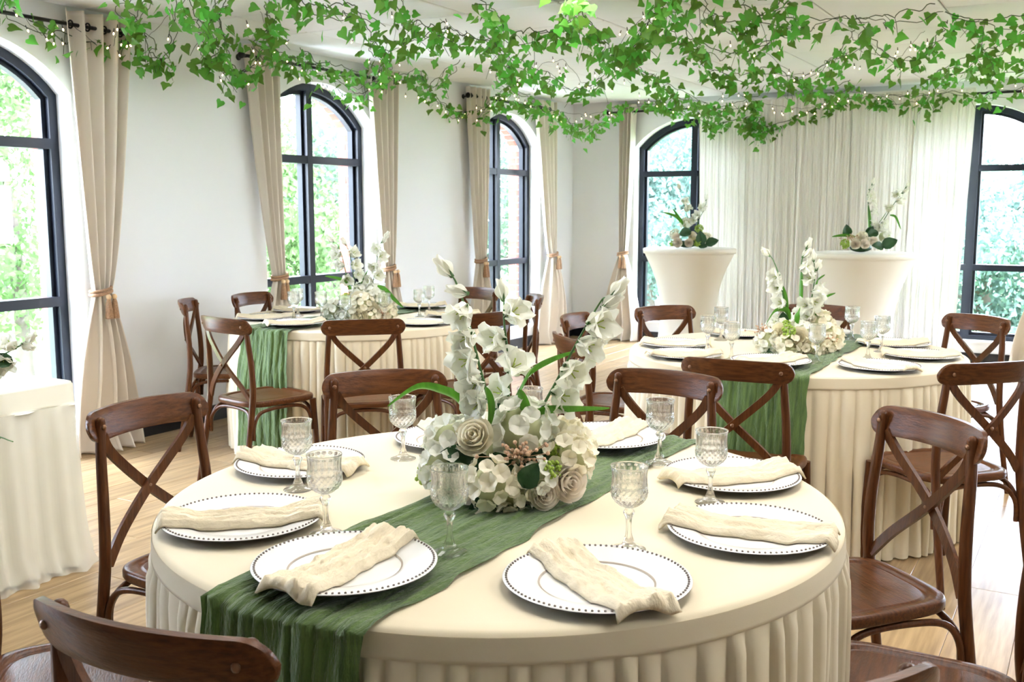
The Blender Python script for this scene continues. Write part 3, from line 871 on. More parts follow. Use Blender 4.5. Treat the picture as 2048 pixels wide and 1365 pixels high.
for k, S in ((1, SET1), (2, SET2), (3, SET3)):
    tx, ty = TABLES[k]
    rx = {1: -1.135, 2: -3.96, 3: -1.15}[k]
    for i, (p, na, g) in enumerate(S):
        wd = place_words[k][i]
        def lift(x): return 0.011 if abs(tx + x - rx) < 0.30 else 0.0012
        zp = TZ + (0.0125 if abs(tx + p[0] - rx) < 0.25 else 0.001)
        make_plate(tx + p[0], ty + p[1], zp, pw[0] + wd, 'charger plates')
        o = obj('napkin', napk[(q * 5 + i) % 6], loc=(tx + p[0], ty + p[1], zp), rot=(0, 0, math.radians(na + (180 if q % 2 else 0))))
        tag(o, pw[1] + wd, 'napkin', 'folded gauze napkins'); q += 1
        zg = TZ + (0.007 if abs(tx + g[0] - rx) < 0.19 else 0.0005)
        make_goblet(tx + g[0], ty + g[1], zg, pw[2] + wd, 'crystal goblets')
# ------------------------------------------------------------------ chairs (local: facing +Y, origin on the floor under the seat)
def seat_outline(n=56):
    pts = []
    for k in range(n):
        a = 2 * PI * k / n
        c, s = math.cos(a), math.sin(a)
        e = 0.42
        x = math.copysign(abs(c) ** e, c); y = math.copysign(abs(s) ** e, s)
        hw = lerp(0.178, 0.208, (y + 1) / 2)
        # front edge bows out a little
        pts.append((x * hw, y * 0.200 + 0.010 + 0.014 * (1 - x * x) * (1 if y > 0 else -0.4)))
    return pts
def build_chair_meshes():
    ms = {}
    ol = seat_outline(); n = len(ol)
    b = MB(); V = []; F = []
    rings = [(0.0, 0.425), (0.94, 0.425), (0.985, 0.428), (1.0, 0.434), (1.0, 0.448), (0.99, 0.454), (0.97, 0.4565), (0.84, 0.4565), (0.825, 0.4515), (0.785, 0.4500), (0.77, 0.4530), (0.755, 0.4535), (0.40, 0.4495), (0.0, 0.4485)]
    for (k, z) in rings:
        for (x, y) in ol: V.append((x * k, (y - 0.01) * k + 0.01, z))
    for i in range(len(rings) - 1):
        for k in range(n): F.append((i * n + k, i * n + (k + 1) % n, (i + 1) * n + (k + 1) % n, (i + 1) * n + k))
    ms['seat'] = b.add(V, F).mesh('seat', M['wood'])
    # top rail: bent board with round ends
    nh = 9
    Lh, Hh = 0.208, 0.040
    xe = [Lh - Hh + Hh * math.sin(PI / 2 * k / 8) for k in range(9)]
    xr = [-x for x in reversed(xe)] + [lerp(-(Lh - Hh), Lh - Hh, k / 24) for k in range(1, 24)] + xe
    nl = len(xr)
    V = []
    for side in (0, 1):
        for i in range(nl):
            x = xr[i]
            e = abs(x) - (Lh - Hh)
            hh = math.sqrt(max(0.0, Hh * Hh - e * e)) if e > 0 else Hh
            hh = max(hh, 0.002)
            arc = -0.050 * (1 - (x / Lh) ** 2)
            crown = 0.006 * (1 - (x / Lh) ** 2)
            for j in range(nh):
                t = lerp(-1, 1, j / (nh - 1))
                thk = 0.0105 * math.sqrt(max(0.0, 1 - 0.55 * t ** 6)) * (1 - 0.35 * max(0, e / Hh) ** 3 if e > 0 else 1)
                y = -0.205 + arc + (thk if side else -thk) - 0.012 * t * hh / Hh
                V.append((x, y, 0.838 + hh * t + crown))
    F = []
    o = nl * nh
    for i in range(nl - 1):
        for j in range(nh - 1):
            q = (i * nh + j, (i + 1) * nh + j, (i + 1) * nh + j + 1, i * nh + j + 1)
            F.append(q); F.append(tuple(o + k for k in reversed(q)))
    for i in range(nl - 1):
        F.append((i * nh, o + i * nh, o + (i + 1) * nh, (i + 1) * nh))
        F.append((i * nh + nh - 1, (i + 1) * nh + nh - 1, o + (i + 1) * nh + nh - 1, o + i * nh + nh - 1))
    for j in range(nh - 1):
        F.append((j, j + 1, o + j + 1, o + j)); m_ = (nl - 1) * nh
        F.append((m_ + j, o + m_ + j, o + m_ + j + 1, m_ + j + 1))
    ms['top_rail'] = MB().add(V, F).mesh('top_rail', M['wood'], True, 50)
    for s, nm in ((-1, 'L'), (1, 'R')):
        path = crom([(s * 0.196, -0.275, 0.0), (s * 0.190, -0.232, 0.22), (s * 0.186, -0.200, 0.42), (s * 0.186, -0.190, 0.52), (s * 0.182, -0.192, 0.64), (s * 0.174, -0.202, 0.76), (s * 0.168, -0.206, 0.835), (s * 0.167, -0.206, 0.856)], 5)
        rr_ = [interp(p.z, [0, 0.1, 0.44, 0.7, 0.85], [0.0125, 0.0135, 0.0165, 0.015, 0.0135]) for p in path]
        ms['rear' + nm] = MB().tube(path, rr_, 10).sphere((s * 0.167, -0.206, 0.856), 0.0135, 10, 6).mesh('leg', M['wood_v'], True, 60)
        pf = [(s * 0.200, 0.200, 0.0), (s * 0.193, 0.188, 0.25), (s * 0.186, 0.178, 0.432)]
        ms['front' + nm] = MB().tube(crom(pf, 4), [interp(i, [0, 8], [0.0125, 0.0175]) for i in range(9)], 10).mesh('leg', M['wood_v'], True, 60)
        # side bracket under the seat
        br = crom([(s * 0.186, -0.196, 0.27), (s * 0.185, -0.186, 0.35), (s * 0.180, -0.14, 0.402), (s * 0.178, -0.02, 0.414), (s * 0.180, 0.10, 0.405), (s * 0.184, 0.155, 0.36), (s * 0.188, 0.168, 0.27)], 5)
        ms['brk' + nm] = MB().tube(br, 0.0095, 8).mesh('bracket', M['wood_v'], True, 60)
        # cross brace: bent flat bar
        c = crom([(s * 0.160, -0.210, 0.815), (s * 0.120, -0.222 - 0.004 * s, 0.755), (0.0, -0.232 - 0.007 * s, 0.640), (-s * 0.110, -0.214 - 0.004 * s, 0.540), (-s * 0.176, -0.194, 0.462)], 6)
        ms['x' + nm] = MB().strip(c, 0.027, 0.012, (0, 1, 0.12)).mesh('cross_brace', M['wood_v'], True, 40)
    ms['brkF'] = MB().tube(crom([(-0.176, 0.178, 0.27), (-0.170, 0.178, 0.35), (-0.13, 0.176, 0.402), (0, 0.178, 0.414), (0.13, 0.176, 0.402), (0.170, 0.178, 0.35), (0.176, 0.178, 0.27)], 5), 0.0095, 8).mesh('bracket', M['wood'], True, 60)
    ms['brkB'] = MB().tube(crom([(-0.172, -0.206, 0.27), (-0.166, -0.202, 0.35), (-0.12, -0.180, 0.402), (0, -0.175, 0.414), (0.12, -0.180, 0.402), (0.166, -0.202, 0.35), (0.172, -0.206, 0.27)], 5), 0.0095, 8).mesh('bracket', M['wood'], True, 60)
    ms['bolt'] = MB().sphere((0, 0, 0), 0.0075, 8, 5, (1, 0.6, 1)).mesh('bolt', M['bolt'])
    return ms
CM = build_chair_meshes()
def make_chair():
    t = empty('crossback_chair')
    obj('seat', CM['seat'], t); obj('top_rail', CM['top_rail'], t)
    for k in ('rearL', 'rearR', 'frontL', 'frontR'): obj('leg', CM[k], t)
    for k in ('xL', 'xR'): obj('cross_brace', CM[k], t)
    for k in ('brkL', 'brkR', 'brkF', 'brkB'): obj('bracket', CM[k], t)
    for p in ((0, -0.222, 0.640), (0, -0.247, 0.640), (0.167, -0.191, 0.842), (-0.167, -0.191, 0.842), (0.166, -0.236, 0.842), (-0.166, -0.236, 0.842)):
        obj('bolt', CM['bolt'], t, loc=p)
    return t
RO = -0.235   # local y of the rail centre
CHAIRS = [  # (rail centre x, y, facing deg [direction the sitter looks], label)
 (-2.312, 1.878, 1, 'crossback chair at the left of the nearest table, grain lit amber'),
 (-2.045, 2.640, -46, 'crossback chair behind the nearest table, left of its flowers'),
 (-1.225, 3.105, -93, 'crossback chair behind the nearest table, right of its flowers'),
 (-0.350, 2.775, -132, 'large crossback chair right of the nearest table'),
 (-0.030, 2.090, 185, 'crossback chair at lower right, only its seat in view'),
 (-0.262, 1.105, 138, 'crossback chair at lower right corner, mostly out of frame'),
 (-1.080, 0.846, 97, 'crossback chair in the foreground, curved top rail at lower left'),
 (-1.955, 1.085, 46, 'crossback chair at lower left, only its seat in view'),
 (-4.71, 4.17, 38, 'crossback chair seen edge-on at far left of left window table'),
 (-3.79, 3.575, 80, 'crossback chair angled in front of the green runner of left window table'),
 (-4.73, 4.71, 8, 'crossback chair between the left wall and left window table'),
 (-3.115, 3.865, 133, 'crossback chair with its back to us at left window table'),
 (-2.76, 4.46, 166, 'crossback chair half hidden behind the tall centre flowers'),
 (-3.67, 5.82, -105, 'crossback chair at the far side of left window table'),
 (-3.06, 5.52, -141, 'crossback chair seen edge-on right of left window table'),
 (-2.10, 5.235, -31, 'crossback chair in front of the left cocktail table'),
 (-1.355, 5.735, -90, 'crossback chair in front of the right cocktail table'),
 (-0.52, 5.575, -126, 'crossback chair in front of the far right window'),
 (-0.31, 3.91, 137, 'dark crossback chair at the right edge by the drape table'),
 (-1.12, 3.495, 93, 'crossback chair over the hanging runner of the drape table'),
 (-2.33, 4.59, 6, 'crossback chair left of the drape table, rail seen end-on'),
 (-1.965, 3.805, 46, 'crossback chair turned at the front left of the drape table'),
]
ch0 = make_chair()
for k, (x, y, f, lb) in enumerate(CHAIRS):
    c = ch0 if k == 0 else copy_tree(ch0)
    a = math.radians(f - 90)
    # place so that local (0, RO) lands on (x, y)
    ox, oy = -RO * -math.sin(a), -RO * math.cos(a)
    c.location = (x + ox, y + oy, 0); c.rotation_euler = (0, 0, a)
    tag(c, lb, 'chair', 'walnut crossback chairs')
# ------------------------------------------------------------------ flowers
FH = Vector((-math.sin(YAW), math.cos(YAW), 0)); RT = Vector((math.cos(YAW), math.sin(YAW), 0))
FW = FH * math.cos(PITCH) - Vector((0, 0, math.sin(PITCH))); UPV = RT.cross(FW)
def at(px, py, D):
    """world point seen at photo pixel (px, py) at horizontal distance D in front of the camera"""
    v = FW + RT * ((px - 1024) / 2008.0) - UPV * ((py - 682.5) / 2008.0)
    return Vector((0, 0, CAMZ)) + v * (D / v.dot(FH))
def atz(px, py, z):
    v = FW + RT * ((px - 1024) / 2008.0) - UPV * ((py - 682.5) / 2008.0)
    return Vector((0, 0, CAMZ)) + v * ((z - CAMZ) / v.z)

def petal_grid(b, Mx, L, W, a0, a1, nt=7, ns=7, ruffle=0.12, cup=0.25, seed=0.0, tipw=0.75, rnd_=0.30):
    """petal growing from the origin: bends from angle a0 to a1 away from +Z, wide in X"""
    N_ = 24; cr = [(0.0, 0.0, a0)]
    for k in range(1, N_ + 1):
        a = lerp(a0, a1, k / N_); r0, z0, _ = cr[-1]
        cr.append((r0 + math.sin(a) * L / N_, z0 + math.cos(a) * L / N_, a))
    V = []
    for k in range(nt):
        t0 = k / (nt - 1)
        w_ = W * (math.sin(PI * min(0.80, 0.08 + tipw * t0)) ** 0.75)
        for j in range(ns):
            s = j / (ns - 1) * 2 - 1
            t = t0 * (1 - rnd_ * s * s)
            f_ = t * N_; i_ = min(N_ - 1, int(f_)); q_ = f_ - i_
            r = lerp(cr[i_][0], cr[i_ + 1][0], q_); z = lerp(cr[i_][1], cr[i_ + 1][1], q_); a = lerp(cr[i_][2], cr[i_ + 1][2], q_)
            up = cup * w_ * s * s + ruffle * W * t * t * math.sin(4.0 * s + seed * 7 + 3 * t)
            V.append(Mx @ Vector((s * w_ / 2, r - up * math.cos(a), z + up * math.sin(a))))
    F = [(i * ns + j, i * ns + j + 1, (i + 1) * ns + j + 1, (i + 1) * ns + j) for i in range(nt - 1) for j in range(ns - 1)]
    b.add(V, F)
def blossom_mesh(seed, spread):
    R = random.Random(seed); b = MB()
    for k in range(6):
        Mx = Matrix.Rotation(k * PI / 3 + R.uniform(-.15, .15), 4, 'Z')
        inner = k % 2
        petal_grid(b, Mx, 0.064 * R.uniform(0.9, 1.1), 0.054 * R.uniform(0.85, 1.1), 0.12, spread * R.uniform(0.8, 1.15) * (0.85 if inner else 1), seed=R.random(), ruffle=0.17)
    return b.mesh('blossom', M['petal'])
bloss = [blossom_mesh(3, 1.45), blossom_mesh(4, 1.7), blossom_mesh(9, 1.15)]
def stamen_mesh():
    b = MB()
    for k in range(3):
        a = 2 * PI * k / 3
        b.tube([(0, 0, 0.006), (0.003 * math.cos(a), 0.003 * math.sin(a), 0.022), (0.009 * math.cos(a), 0.009 * math.sin(a), 0.036)], [0.0014, 0.0009, 0.0016], 5)
    b.sphere((0, 0, 0.008), 0.005, 7, 5)
    return b.mesh('stamen', mat('yellow_green_throat', (0.45, 0.55, 0.10), 0.6, trans=0.2))
m_stam = stamen_mesh()
def bud_mesh():
    b = MB()
    for k in range(4):
        petal_grid(b, Matrix.Rotation(k * PI / 2, 4, 'Z') @ Matrix.Translation((0, 0.002, 0)), 0.050, 0.030, 0.40, -0.12, seed=k * .3, ruffle=0.06, cup=0.5)
    return b.mesh('bud', M['petal'])
m_bud = bud_mesh()
m_calyx = None
def calyx(b, p, ax, s=1.0):
    q = align_z(ax)
    for k in range(5):
        Mx = Matrix.Translation(p) @ q @ Matrix.Rotation(k * 2 * PI / 5, 4, 'Z')
        b.add([Mx @ Vector(v) for v in ((-0.0035 * s, 0.003 * s, -0.004 * s), (0.0035 * s, 0.003 * s, -0.004 * s), (0.003 * s, 0.007 * s, 0.006 * s), (0, 0.012 * s, 0.018 * s), (-0.003 * s, 0.007 * s, 0.006 * s))], [(0, 1, 2, 3, 4)])
def rose_mesh(seed):
    R = random.Random(seed); b = MB()
    for (n, rk, h, flare, a_off) in ((2, 0.008, 0.052, 0.0, 0), (3, 0.015, 0.050, 0.10, 1), (4, 0.023, 0.046, 0.25, 2), (5, 0.031, 0.040, 0.45, 3), (5, 0.036, 0.030, 0.70, 4)):
        for k in range(n):
            a0 = 2 * PI * k / n + a_off + R.uniform(-.2, .2); span = 2 * PI / n * 0.72
            V = []
            nt, ns = 7, 8
            for i in range(nt):
                t = i / (nt - 1)
                for j in range(ns):
                    s = j / (ns - 1) * 2 - 1
                    a = a0 + s * span
                    r = rk * (0.35 + 0.75 * math.sin(t * 1.9)) + flare * 0.016 * t ** 3 + 0.0025 * s * abs(s)
                    z = h * t * (1 - 0.12 * s * s) - 0.010
                    z += 0.002 * math.sin(6 * s + k)
                    V.append((r * math.cos(a), r * math.sin(a), z))
            b.add(V, [(i * ns + j, i * ns + j + 1, (i + 1) * ns + j + 1, (i + 1) * ns + j) for i in range(nt - 1) for j in range(ns - 1)])
    return b
m_roses = [rose_mesh(1).mesh('rose', M['rose']), rose_mesh(2).mesh('rose', M['petal_cream'])]
def floret_mesh(seed, mat_, n=4):
    R = random.Random(seed); b = MB()
    for k in range(n):
        petal_grid(b, Matrix.Rotation(k * 2 * PI / n, 4, 'Z'), 0.0235 * R.uniform(0.9, 1.1), 0.029, 0.70, 1.35, nt=6, ns=7, seed=R.random(), ruffle=0.10, cup=0.08, tipw=0.62, rnd_=0.24)
    return b.mesh('floret', mat_)
m_flor = {'w': [floret_mesh(1, M['petal']), floret_mesh(2, M['petal'])], 'c': [floret_mesh(3, M['petal_cream']), floret_mesh(4, M['petal_cream'])]}
m_core = MB().sphere((0, 0, 0), 0.040, 12, 8).mesh('hydrangea', mat('hydrangea_core', (0.50, 0.52, 0.30), 0.8))
def lime_mesh(seed):
    R = random.Random(seed); b = MB()
    for k in range(70):
        d = Vector((R.gauss(0, 1), R.gauss(0, 1), R.gauss(0, 1))).normalized()
        p = d * 0.026 * R.uniform(0.7, 1.05)
        b.sphere(p, R.uniform(0.004, 0.007), 6, 4)
    return b.mesh('green_filler', M['lime'])
m_lime = lime_mesh(1)
def berry_mesh(seed):
    R = random.Random(seed); b = MB()
    for k in range(52):
        p = Vector((R.gauss(0, 0.026), R.gauss(0, 0.012), R.gauss(0, 0.013)))
        b.sphere(p, R.uniform(0.0038, 0.0052), 7, 5)
        b.tube([p, p * 0.3 + Vector((0, 0.02, -0.01))], 0.0009, 4)
    return b.mesh('berry_cluster', M['berry'])
m_berry = berry_mesh(2)
def broad_mesh(L=0.085, W=0.06):
    b = MB(); nt, ns = 9, 7; V = []
    for i in range(nt):
        t = i / (nt - 1); w_ = W * (math.sin(PI * t ** 0.8) ** 0.8) * (1 + 0.06 * (i % 2))
        for j in range(ns):
            s = j / (ns - 1) * 2 - 1
            V.append((s * w_ / 2, L * t, -0.010 * (2 * t - 1) ** 2 + 0.010 * abs(s) + 0.002 * math.sin(9 * t + 3 * s)))
    b.add(V, [(i * ns + j, i * ns + j + 1, (i + 1) * ns + j + 1, (i + 1) * ns + j) for i in range(nt - 1) for j in range(ns - 1)])
    return b.mesh('broad_leaf', M['broad'])
m_broad = broad_mesh()
def blade(path, wid, side):
    P = crom(path, 6); n = len(P); b = MB(); V = []
    for i, p in enumerate(P):
        t = i / (n - 1); w_ = wid * (math.sin(PI * (0.12 + 0.85 * t)) ** 0.75)
        tg = (P[min(i + 1, n - 1)] - P[max(i - 1, 0)]).normalized()
        sd = Vector(side); sd = (sd - tg * sd.dot(tg)).normalized(); nn = tg.cross(sd)
        for s in (-1, -0.5, 0, 0.5, 1):
            V.append(p + sd * (s * w_ / 2) + nn * (0.25 * w_ * abs(s)))
    b.add(V, [(i * 5 + j, i * 5 + j + 1, (i + 1) * 5 + j + 1, (i + 1) * 5 + j) for i in range(n - 1) for j in range(4)])
    return b.mesh('blade_leaf', M['blade'])

def arrangement(name, label, cat, base, D, S, sc_=1.0, seed=1):
    """S: dict of lists in photo pixels; v = metres nearer the camera than D"""
    R = random.Random(seed)
    t = empty(name, base); tag(t, label, cat)
    base = Vector(base)
    loc = lambda px, py, v=0.0: at(px, py, D - v) - base
    cen = Vector((0, 0, 0.06 * sc_))
    for (px, py, v, kind, s) in S.get('hyd', []):
        p = loc(px, py, v)
        h = obj('hydrangea', m_core, t, loc=p, scale=s * sc_)
        out = p - cen
        for k in range(30):
            zc = 1 - 2 * (k + 0.5) / 30; ph = k * 2.39996
            d = Vector((math.sqrt(1 - zc * zc) * math.cos(ph), math.sqrt(1 - zc * zc) * math.sin(ph), zc))
            if (d.dot(out.normalized()) < -0.35): continue
            me = m_flor[kind][k % 2]
            obj('floret', me, h, M=Matrix.Translation(d * 0.046 * R.uniform(0.9, 1.15)) @ align_z(d + Vector((R.uniform(-.3, .3), R.uniform(-.3, .3), R.uniform(-.3, .3))), R.uniform(0, 6)) @ Matrix.Scale(R.uniform(0.85, 1.2), 4))
    for (px, py, v, kind, s) in S.get('rose', []):
        p = loc(px, py, v); d = (p - cen); d.normalize(); d = d - FH * 0.8 + Vector((0, 0, 0.25))
        obj('rose', m_roses[kind], t, M=Matrix.Translation(p - d.normalized() * 0.02 * s * sc_) @ align_z(d, R.uniform(0, 6)) @ Matrix.Scale(s * sc_, 4))
    for (px, py, v, s) in S.get('lime', []):
        obj('green_filler', m_lime, t, loc=loc(px, py, v), scale=s * sc_, rot=(R.uniform(0, 3), R.uniform(0, 3), 0))
    for (px, py, v, s) in S.get('berry', []):
        obj('berry_cluster', m_berry, t, M=Matrix.Translation(loc(px, py, v)) @ Matrix.Rotation(YAW, 4, 'Z') @ Matrix.Scale(s * sc_, 4))
    for (px, py, v, ang, s) in S.get('broad', []):
        # leaf whose tip points to screen angle ang (deg, 0 = right, 90 = up)
        a = math.radians(ang)
        yd = (RT * math.cos(a) + Vector((0, 0, 1)) * math.sin(a) - FH * 0.15).normalized()
        zd = (-FH + Vector((0, 0, 0.55)) + RT * R.uniform(-.3, .3)); zd = (zd - yd * zd.dot(yd)).normalized(); xd = yd.cross(zd)
        Mx = Matrix((xd, yd, zd)).transposed().to_4x4()
        obj('broad_leaf', m_broad, t, M=Matrix.Translation(loc(px, py, v)) @ Mx @ Matrix.Scale(s * sc_, 4) @ Matrix.Translation((0, -0.042, 0)))
    for (pts, wid, v0, v1) in S.get('blade', []):
        n = len(pts)
        P = [loc(px, py, lerp(v0, v1, i / (n - 1))) for i, (px, py) in enumerate(pts)]
        obj('blade_leaf', blade(P, wid * sc_, Vector((0, 0, 1)) * 0.8 - FH * 0.6 + RT * 0.3), t)
    for (pts, fl, buds, v0, v1) in S.get('glad', []):
        n = len(pts)
        P = crom([loc(px, py, lerp(v0, v1, i / (n - 1))) for i, (px, py) in enumerate(pts)], 6)
        sb = MB().tube(P, [lerp(0.0042, 0.0018, i / (len(P) - 1)) * sc_ for i in range(len(P))], 7)
        items = []
        for (lst, kd) in ((fl, 'f'), (buds, 'b')):
            for (px, py) in lst:
                q = loc(px, py, (v0 + v1) / 2)
                near = min(P, key=lambda z_: (z_ - q).length)
                q = loc(px, py, 0) ; q = q + (-FH) * ((-FH).dot(near - q))
                ax = (q - near) ; side = ax.copy()
                if kd == 'f':
                    ax = ax.normalized() * 0.9 + (-FH) * R.uniform(0.55, 1.0) + Vector((0, 0, 0.35)) + RT * R.uniform(-.25, .25)
                    root = near + (q - near) * 0.55 - ax.normalized() * 0.012 * sc_
                    items.append((root, ax, 'f'))
                else:
                    tan = (P[-1] - P[-4]).normalized()
                    ax = tan + side.normalized() * 0.6 + Vector((0, 0, 0.1)) if side.length > 0.004 else tan
                    root = q - ax.normalized() * 0.022 * sc_
                    items.append((root, ax, 'b'))
                sb.tube([near, root], 0.002 * sc_, 5)
                calyx(sb, root, ax, sc_)
        g = obj('gladiolus_stem', sb.mesh('gladiolus_stem', M['stem']), t)
        for (root, ax, kd) in items:
            Mx = Matrix.Translation(root) @ align_z(ax, R.uniform(0, 6)) @ Matrix.Scale(sc_ * R.uniform(1.02, 1.2), 4)
            if kd == 'f':
                me = bloss[R.randrange(3)]
                obj('blossom', me, g, M=Mx); obj('stamen', m_stam, g, M=Mx)
            else:
                obj('bud', m_bud, g, M=Mx)
    # foam base hidden in the mound
    obj('moss_base', MB().sphere((0, 0, 0.035 * sc_), 0.085 * sc_, 14, 8, (1, 1, 0.42)).mesh('moss_base', M['broad']), t)
    return t
S1 = dict(
 hyd=[(1042, 858, 0.03, 'w', 1.25), (985, 968, 0.13, 'c', 1.1), (1130, 893, 0.00, 'c', 1.1), (903, 885, 0.02, 'w', 1.05), (885, 935, 0.06, 'w', 0.9), (1138, 918, 0.07, 'c', 1.0), (1072, 958, 0.12, 'w', 0.75), (1010, 905, -0.02, 'w', 1.1), (1075, 900, -0.10, 'w', 1.1), (960, 880, -0.10, 'w', 1.1), (1030, 985, 0.12, 'c', 0.8)],
 rose=[(948, 873, 0.09, 1, 0.92), (1140, 966, 0.13, 0, 0.9), (1090, 990, 0.15, 0, 0.72), (935, 982, 0.10, 0, 0.8)],
 berry=[(1040, 910, 0.13, 1.0)], lime=[(1103, 938, 0.13, 0.8), (855, 950, 0.03, 1.0), (1118, 905, 0.08, 0.7)],
 broad=[(918, 915, 0.09, 160, 1.0), (1060, 952, 0.17, 60, 0.8), (965, 1012, 0.13, 200, 0.8), (1112, 915, 0.05, 60, 0.8), (900, 955, 0.07, 190, 0.7), (1000, 825, -0.02, 80, 0.8), (1060, 1005, 0.10, -30, 0.7), (1000, 940, 0.06, 0, 1.2), (950, 940, 0.04, 180, 1.2), (1080, 930, 0.05, 20, 1.2)],
 blade=[([(945, 850), (918, 803), (887, 785), (836, 777), (776, 814)], 0.028, 0.0, 0.06), ([(1050, 835), (1085, 818), (1129, 815), (1219, 816)], 0.026, 0.02, 0.05), ([(1015, 825), (1040, 774), (1063, 737), (1103, 716), (1150, 702)], 0.028, 0.03, 0.0), ([(975, 850), (977, 810), (972, 775)], 0.03, 0.05, 0.07), ([(1055, 840), (1045, 810), (1040, 780)], 0.03, 0.05, 0.08)],
 glad=[([(992, 880), (982, 820), (962, 745), (946, 680), (930, 615), (912, 565), (903, 552)], [(930, 618), (938, 672), (935, 722), (948, 768), (950, 808)], [(893, 535), (918, 580)], 0.02, 0.04),
       ([(1020, 880), (1017, 790), (1014, 700), (1008, 640), (1008, 590)], [(1028, 630), (992, 683), (1028, 738), (1000, 790)], [(1003, 583)], -0.02, -0.02),
       ([(1062, 880), (1085, 816), (1111, 767), (1150, 693), (1187, 627), (1206, 597)], [(1190, 650), (1172, 693), (1138, 742), (1125, 795)], [(1234, 577), (1220, 603)], 0.0, 0.02)])
B1 = (-1.165, 1.952, TZ + 0.004)
arrangement('floral_centerpiece', 'large white floral centerpiece with three tall spikes on the nearest table', 'centerpiece', B1, 2.273, S1, 1.0, 1)
S3_ = dict(
 hyd=[(1540, 683, 0.06, 'w', 1.1), (1573, 693, 0.12, 'c', 1.1), (1622, 694, 0.12, 'c', 1.0), (1657, 678, 0.05, 'c', 1.2), (1640, 648, 0.0, 'c', 1.1), (1600, 668, 0.06, 'w', 1.1), (1553, 655, 0.02, 'w', 0.9), (1600, 650, -0.08, 'w', 1.2), (1650, 690, 0.1, 'c', 0.9)],
 rose=[(1597, 675, 0.14, 1, 1.0), (1585, 700, 0.15, 1, 0.9), (1612, 698, 0.15, 1, 0.9), (1560, 665, 0.1, 1, 0.9)],
 berry=[(1527, 660, 0.05, 0.9), (1650, 680, 0.12, 0.9)], lime=[(1578, 663, 0.13, 1.2), (1572, 650, 0.08, 0.8)],
 broad=[(1565, 640, 0.02, 90, 0.9), (1545, 700, 0.1, 200, 0.7), (1600, 690, 0.04, 0, 1.2), (1610, 660, 0.0, 100, 1.0)],
 blade=[([(1578, 640), (1572, 622), (1550, 625), (1532, 650)], 0.030, 0.02, 0.06), ([(1628, 635), (1636, 608), (1652, 592), (1671, 586)], 0.026, 0.0, 0.0), ([(1574, 630), (1570, 600), (1562, 575), (1552, 558)], 0.026, 0.02, 0.02), ([(1601, 620), (1600, 590), (1601, 560), (1603, 530)], 0.026, 0.0, 0.0), ([(1592, 650), (1593, 630), (1600, 615)], 0.03, 0.08, 0.1), ([(1625, 590), (1634, 560), (1650, 549)], 0.022, 0, 0)],
 glad=[([(1580, 660), (1572, 620), (1564, 580), (1556, 545), (1546, 520), (1538, 510)], [(1552, 553), (1548, 577), (1560, 607)], [(1530, 505)], 0.02, 0.02),
       ([(1603, 660), (1603, 600), (1603, 550), (1604, 520), (1612, 500)], [(1607, 538)], [(1617, 488), (1612, 508)], 0.0, 0.0),
       ([(1622, 660), (1622, 610), (1628, 570), (1630, 540), (1627, 522)], [(1618, 558), (1630, 583), (1607, 613), (1618, 636), (1622, 603)], [(1626, 513), (1636, 532)], 0.02, 0.0)])
arrangement('floral_centerpiece', 'white floral centerpiece with lime accents on the table near the drape', 'centerpiece', (-1.195, 4.70, TZ + 0.004), 4.66, S3_, 1.0, 2)
S2_ = dict(
 hyd=[(672, 622, 0.05, 'w', 1.2), (690, 636, 0.1, 'w', 1.0), (702, 615, 0.12, 'w', 1.0), (726, 608, 0.12, 'c', 1.1), (748, 592, 0.02, 'w', 1.1), (762, 603, 0.05, 'w', 1.1), (774, 625, 0.05, 'c', 1.1), (720, 588, 0.0, 'w', 1.1), (745, 632, 0.12, 'c', 0.9), (720, 620, 0.02, 'w', 1.2)],
 rose=[(717, 597, 0.12, 1, 1.0), (717, 634, 0.16, 1, 1.2), (745, 620, 0.13, 1, 0.9)],
 berry=[(760, 627, 0.12, 0.8), (668, 605, 0.05, 0.7)], lime=[(694, 597, 0.12, 1.2)],
 broad=[(684, 610, 0.1, 200, 0.8), (735, 630, 0.12, 30, 0.7), (700, 630, 0.1, 180, 0.9), (720, 575, 0, 90, 0.8)],
 blade=[([(700, 585), (695, 572), (680, 560), (650, 553)], 0.032, 0.02, 0.05), ([(715, 578), (723, 562), (737, 536)], 0.028, 0.02, 0.0), ([(755, 572), (772, 578), (790, 597), (807, 615)], 0.040, 0.05, 0.10)],
 glad=[([(700, 595), (694, 560), (687, 525), (678, 495), (670, 485)], [(675, 510), (683, 532), (695, 556)], [(663, 480), (670, 495)], 0.02, 0.02),
       ([(712, 595), (708, 560), (704, 530), (698, 503), (690, 487)], [(707, 508), (708, 531), (716, 551)], [(688, 484)], 0.0, 0.0),
       ([(742, 590), (747, 560), (752, 530), (757, 500), (763, 482)], [(757, 497), (762, 514), (751, 532), (757, 552), (740, 565)], [(773, 472), (768, 480)], 0.0, 0.0)])
arrangement('floral_centerpiece', 'white floral centerpiece on the round table by the left windows', 'centerpiece', (-3.837, 4.797, TZ + 0.004), 6.08, S2_, 1.0, 3)
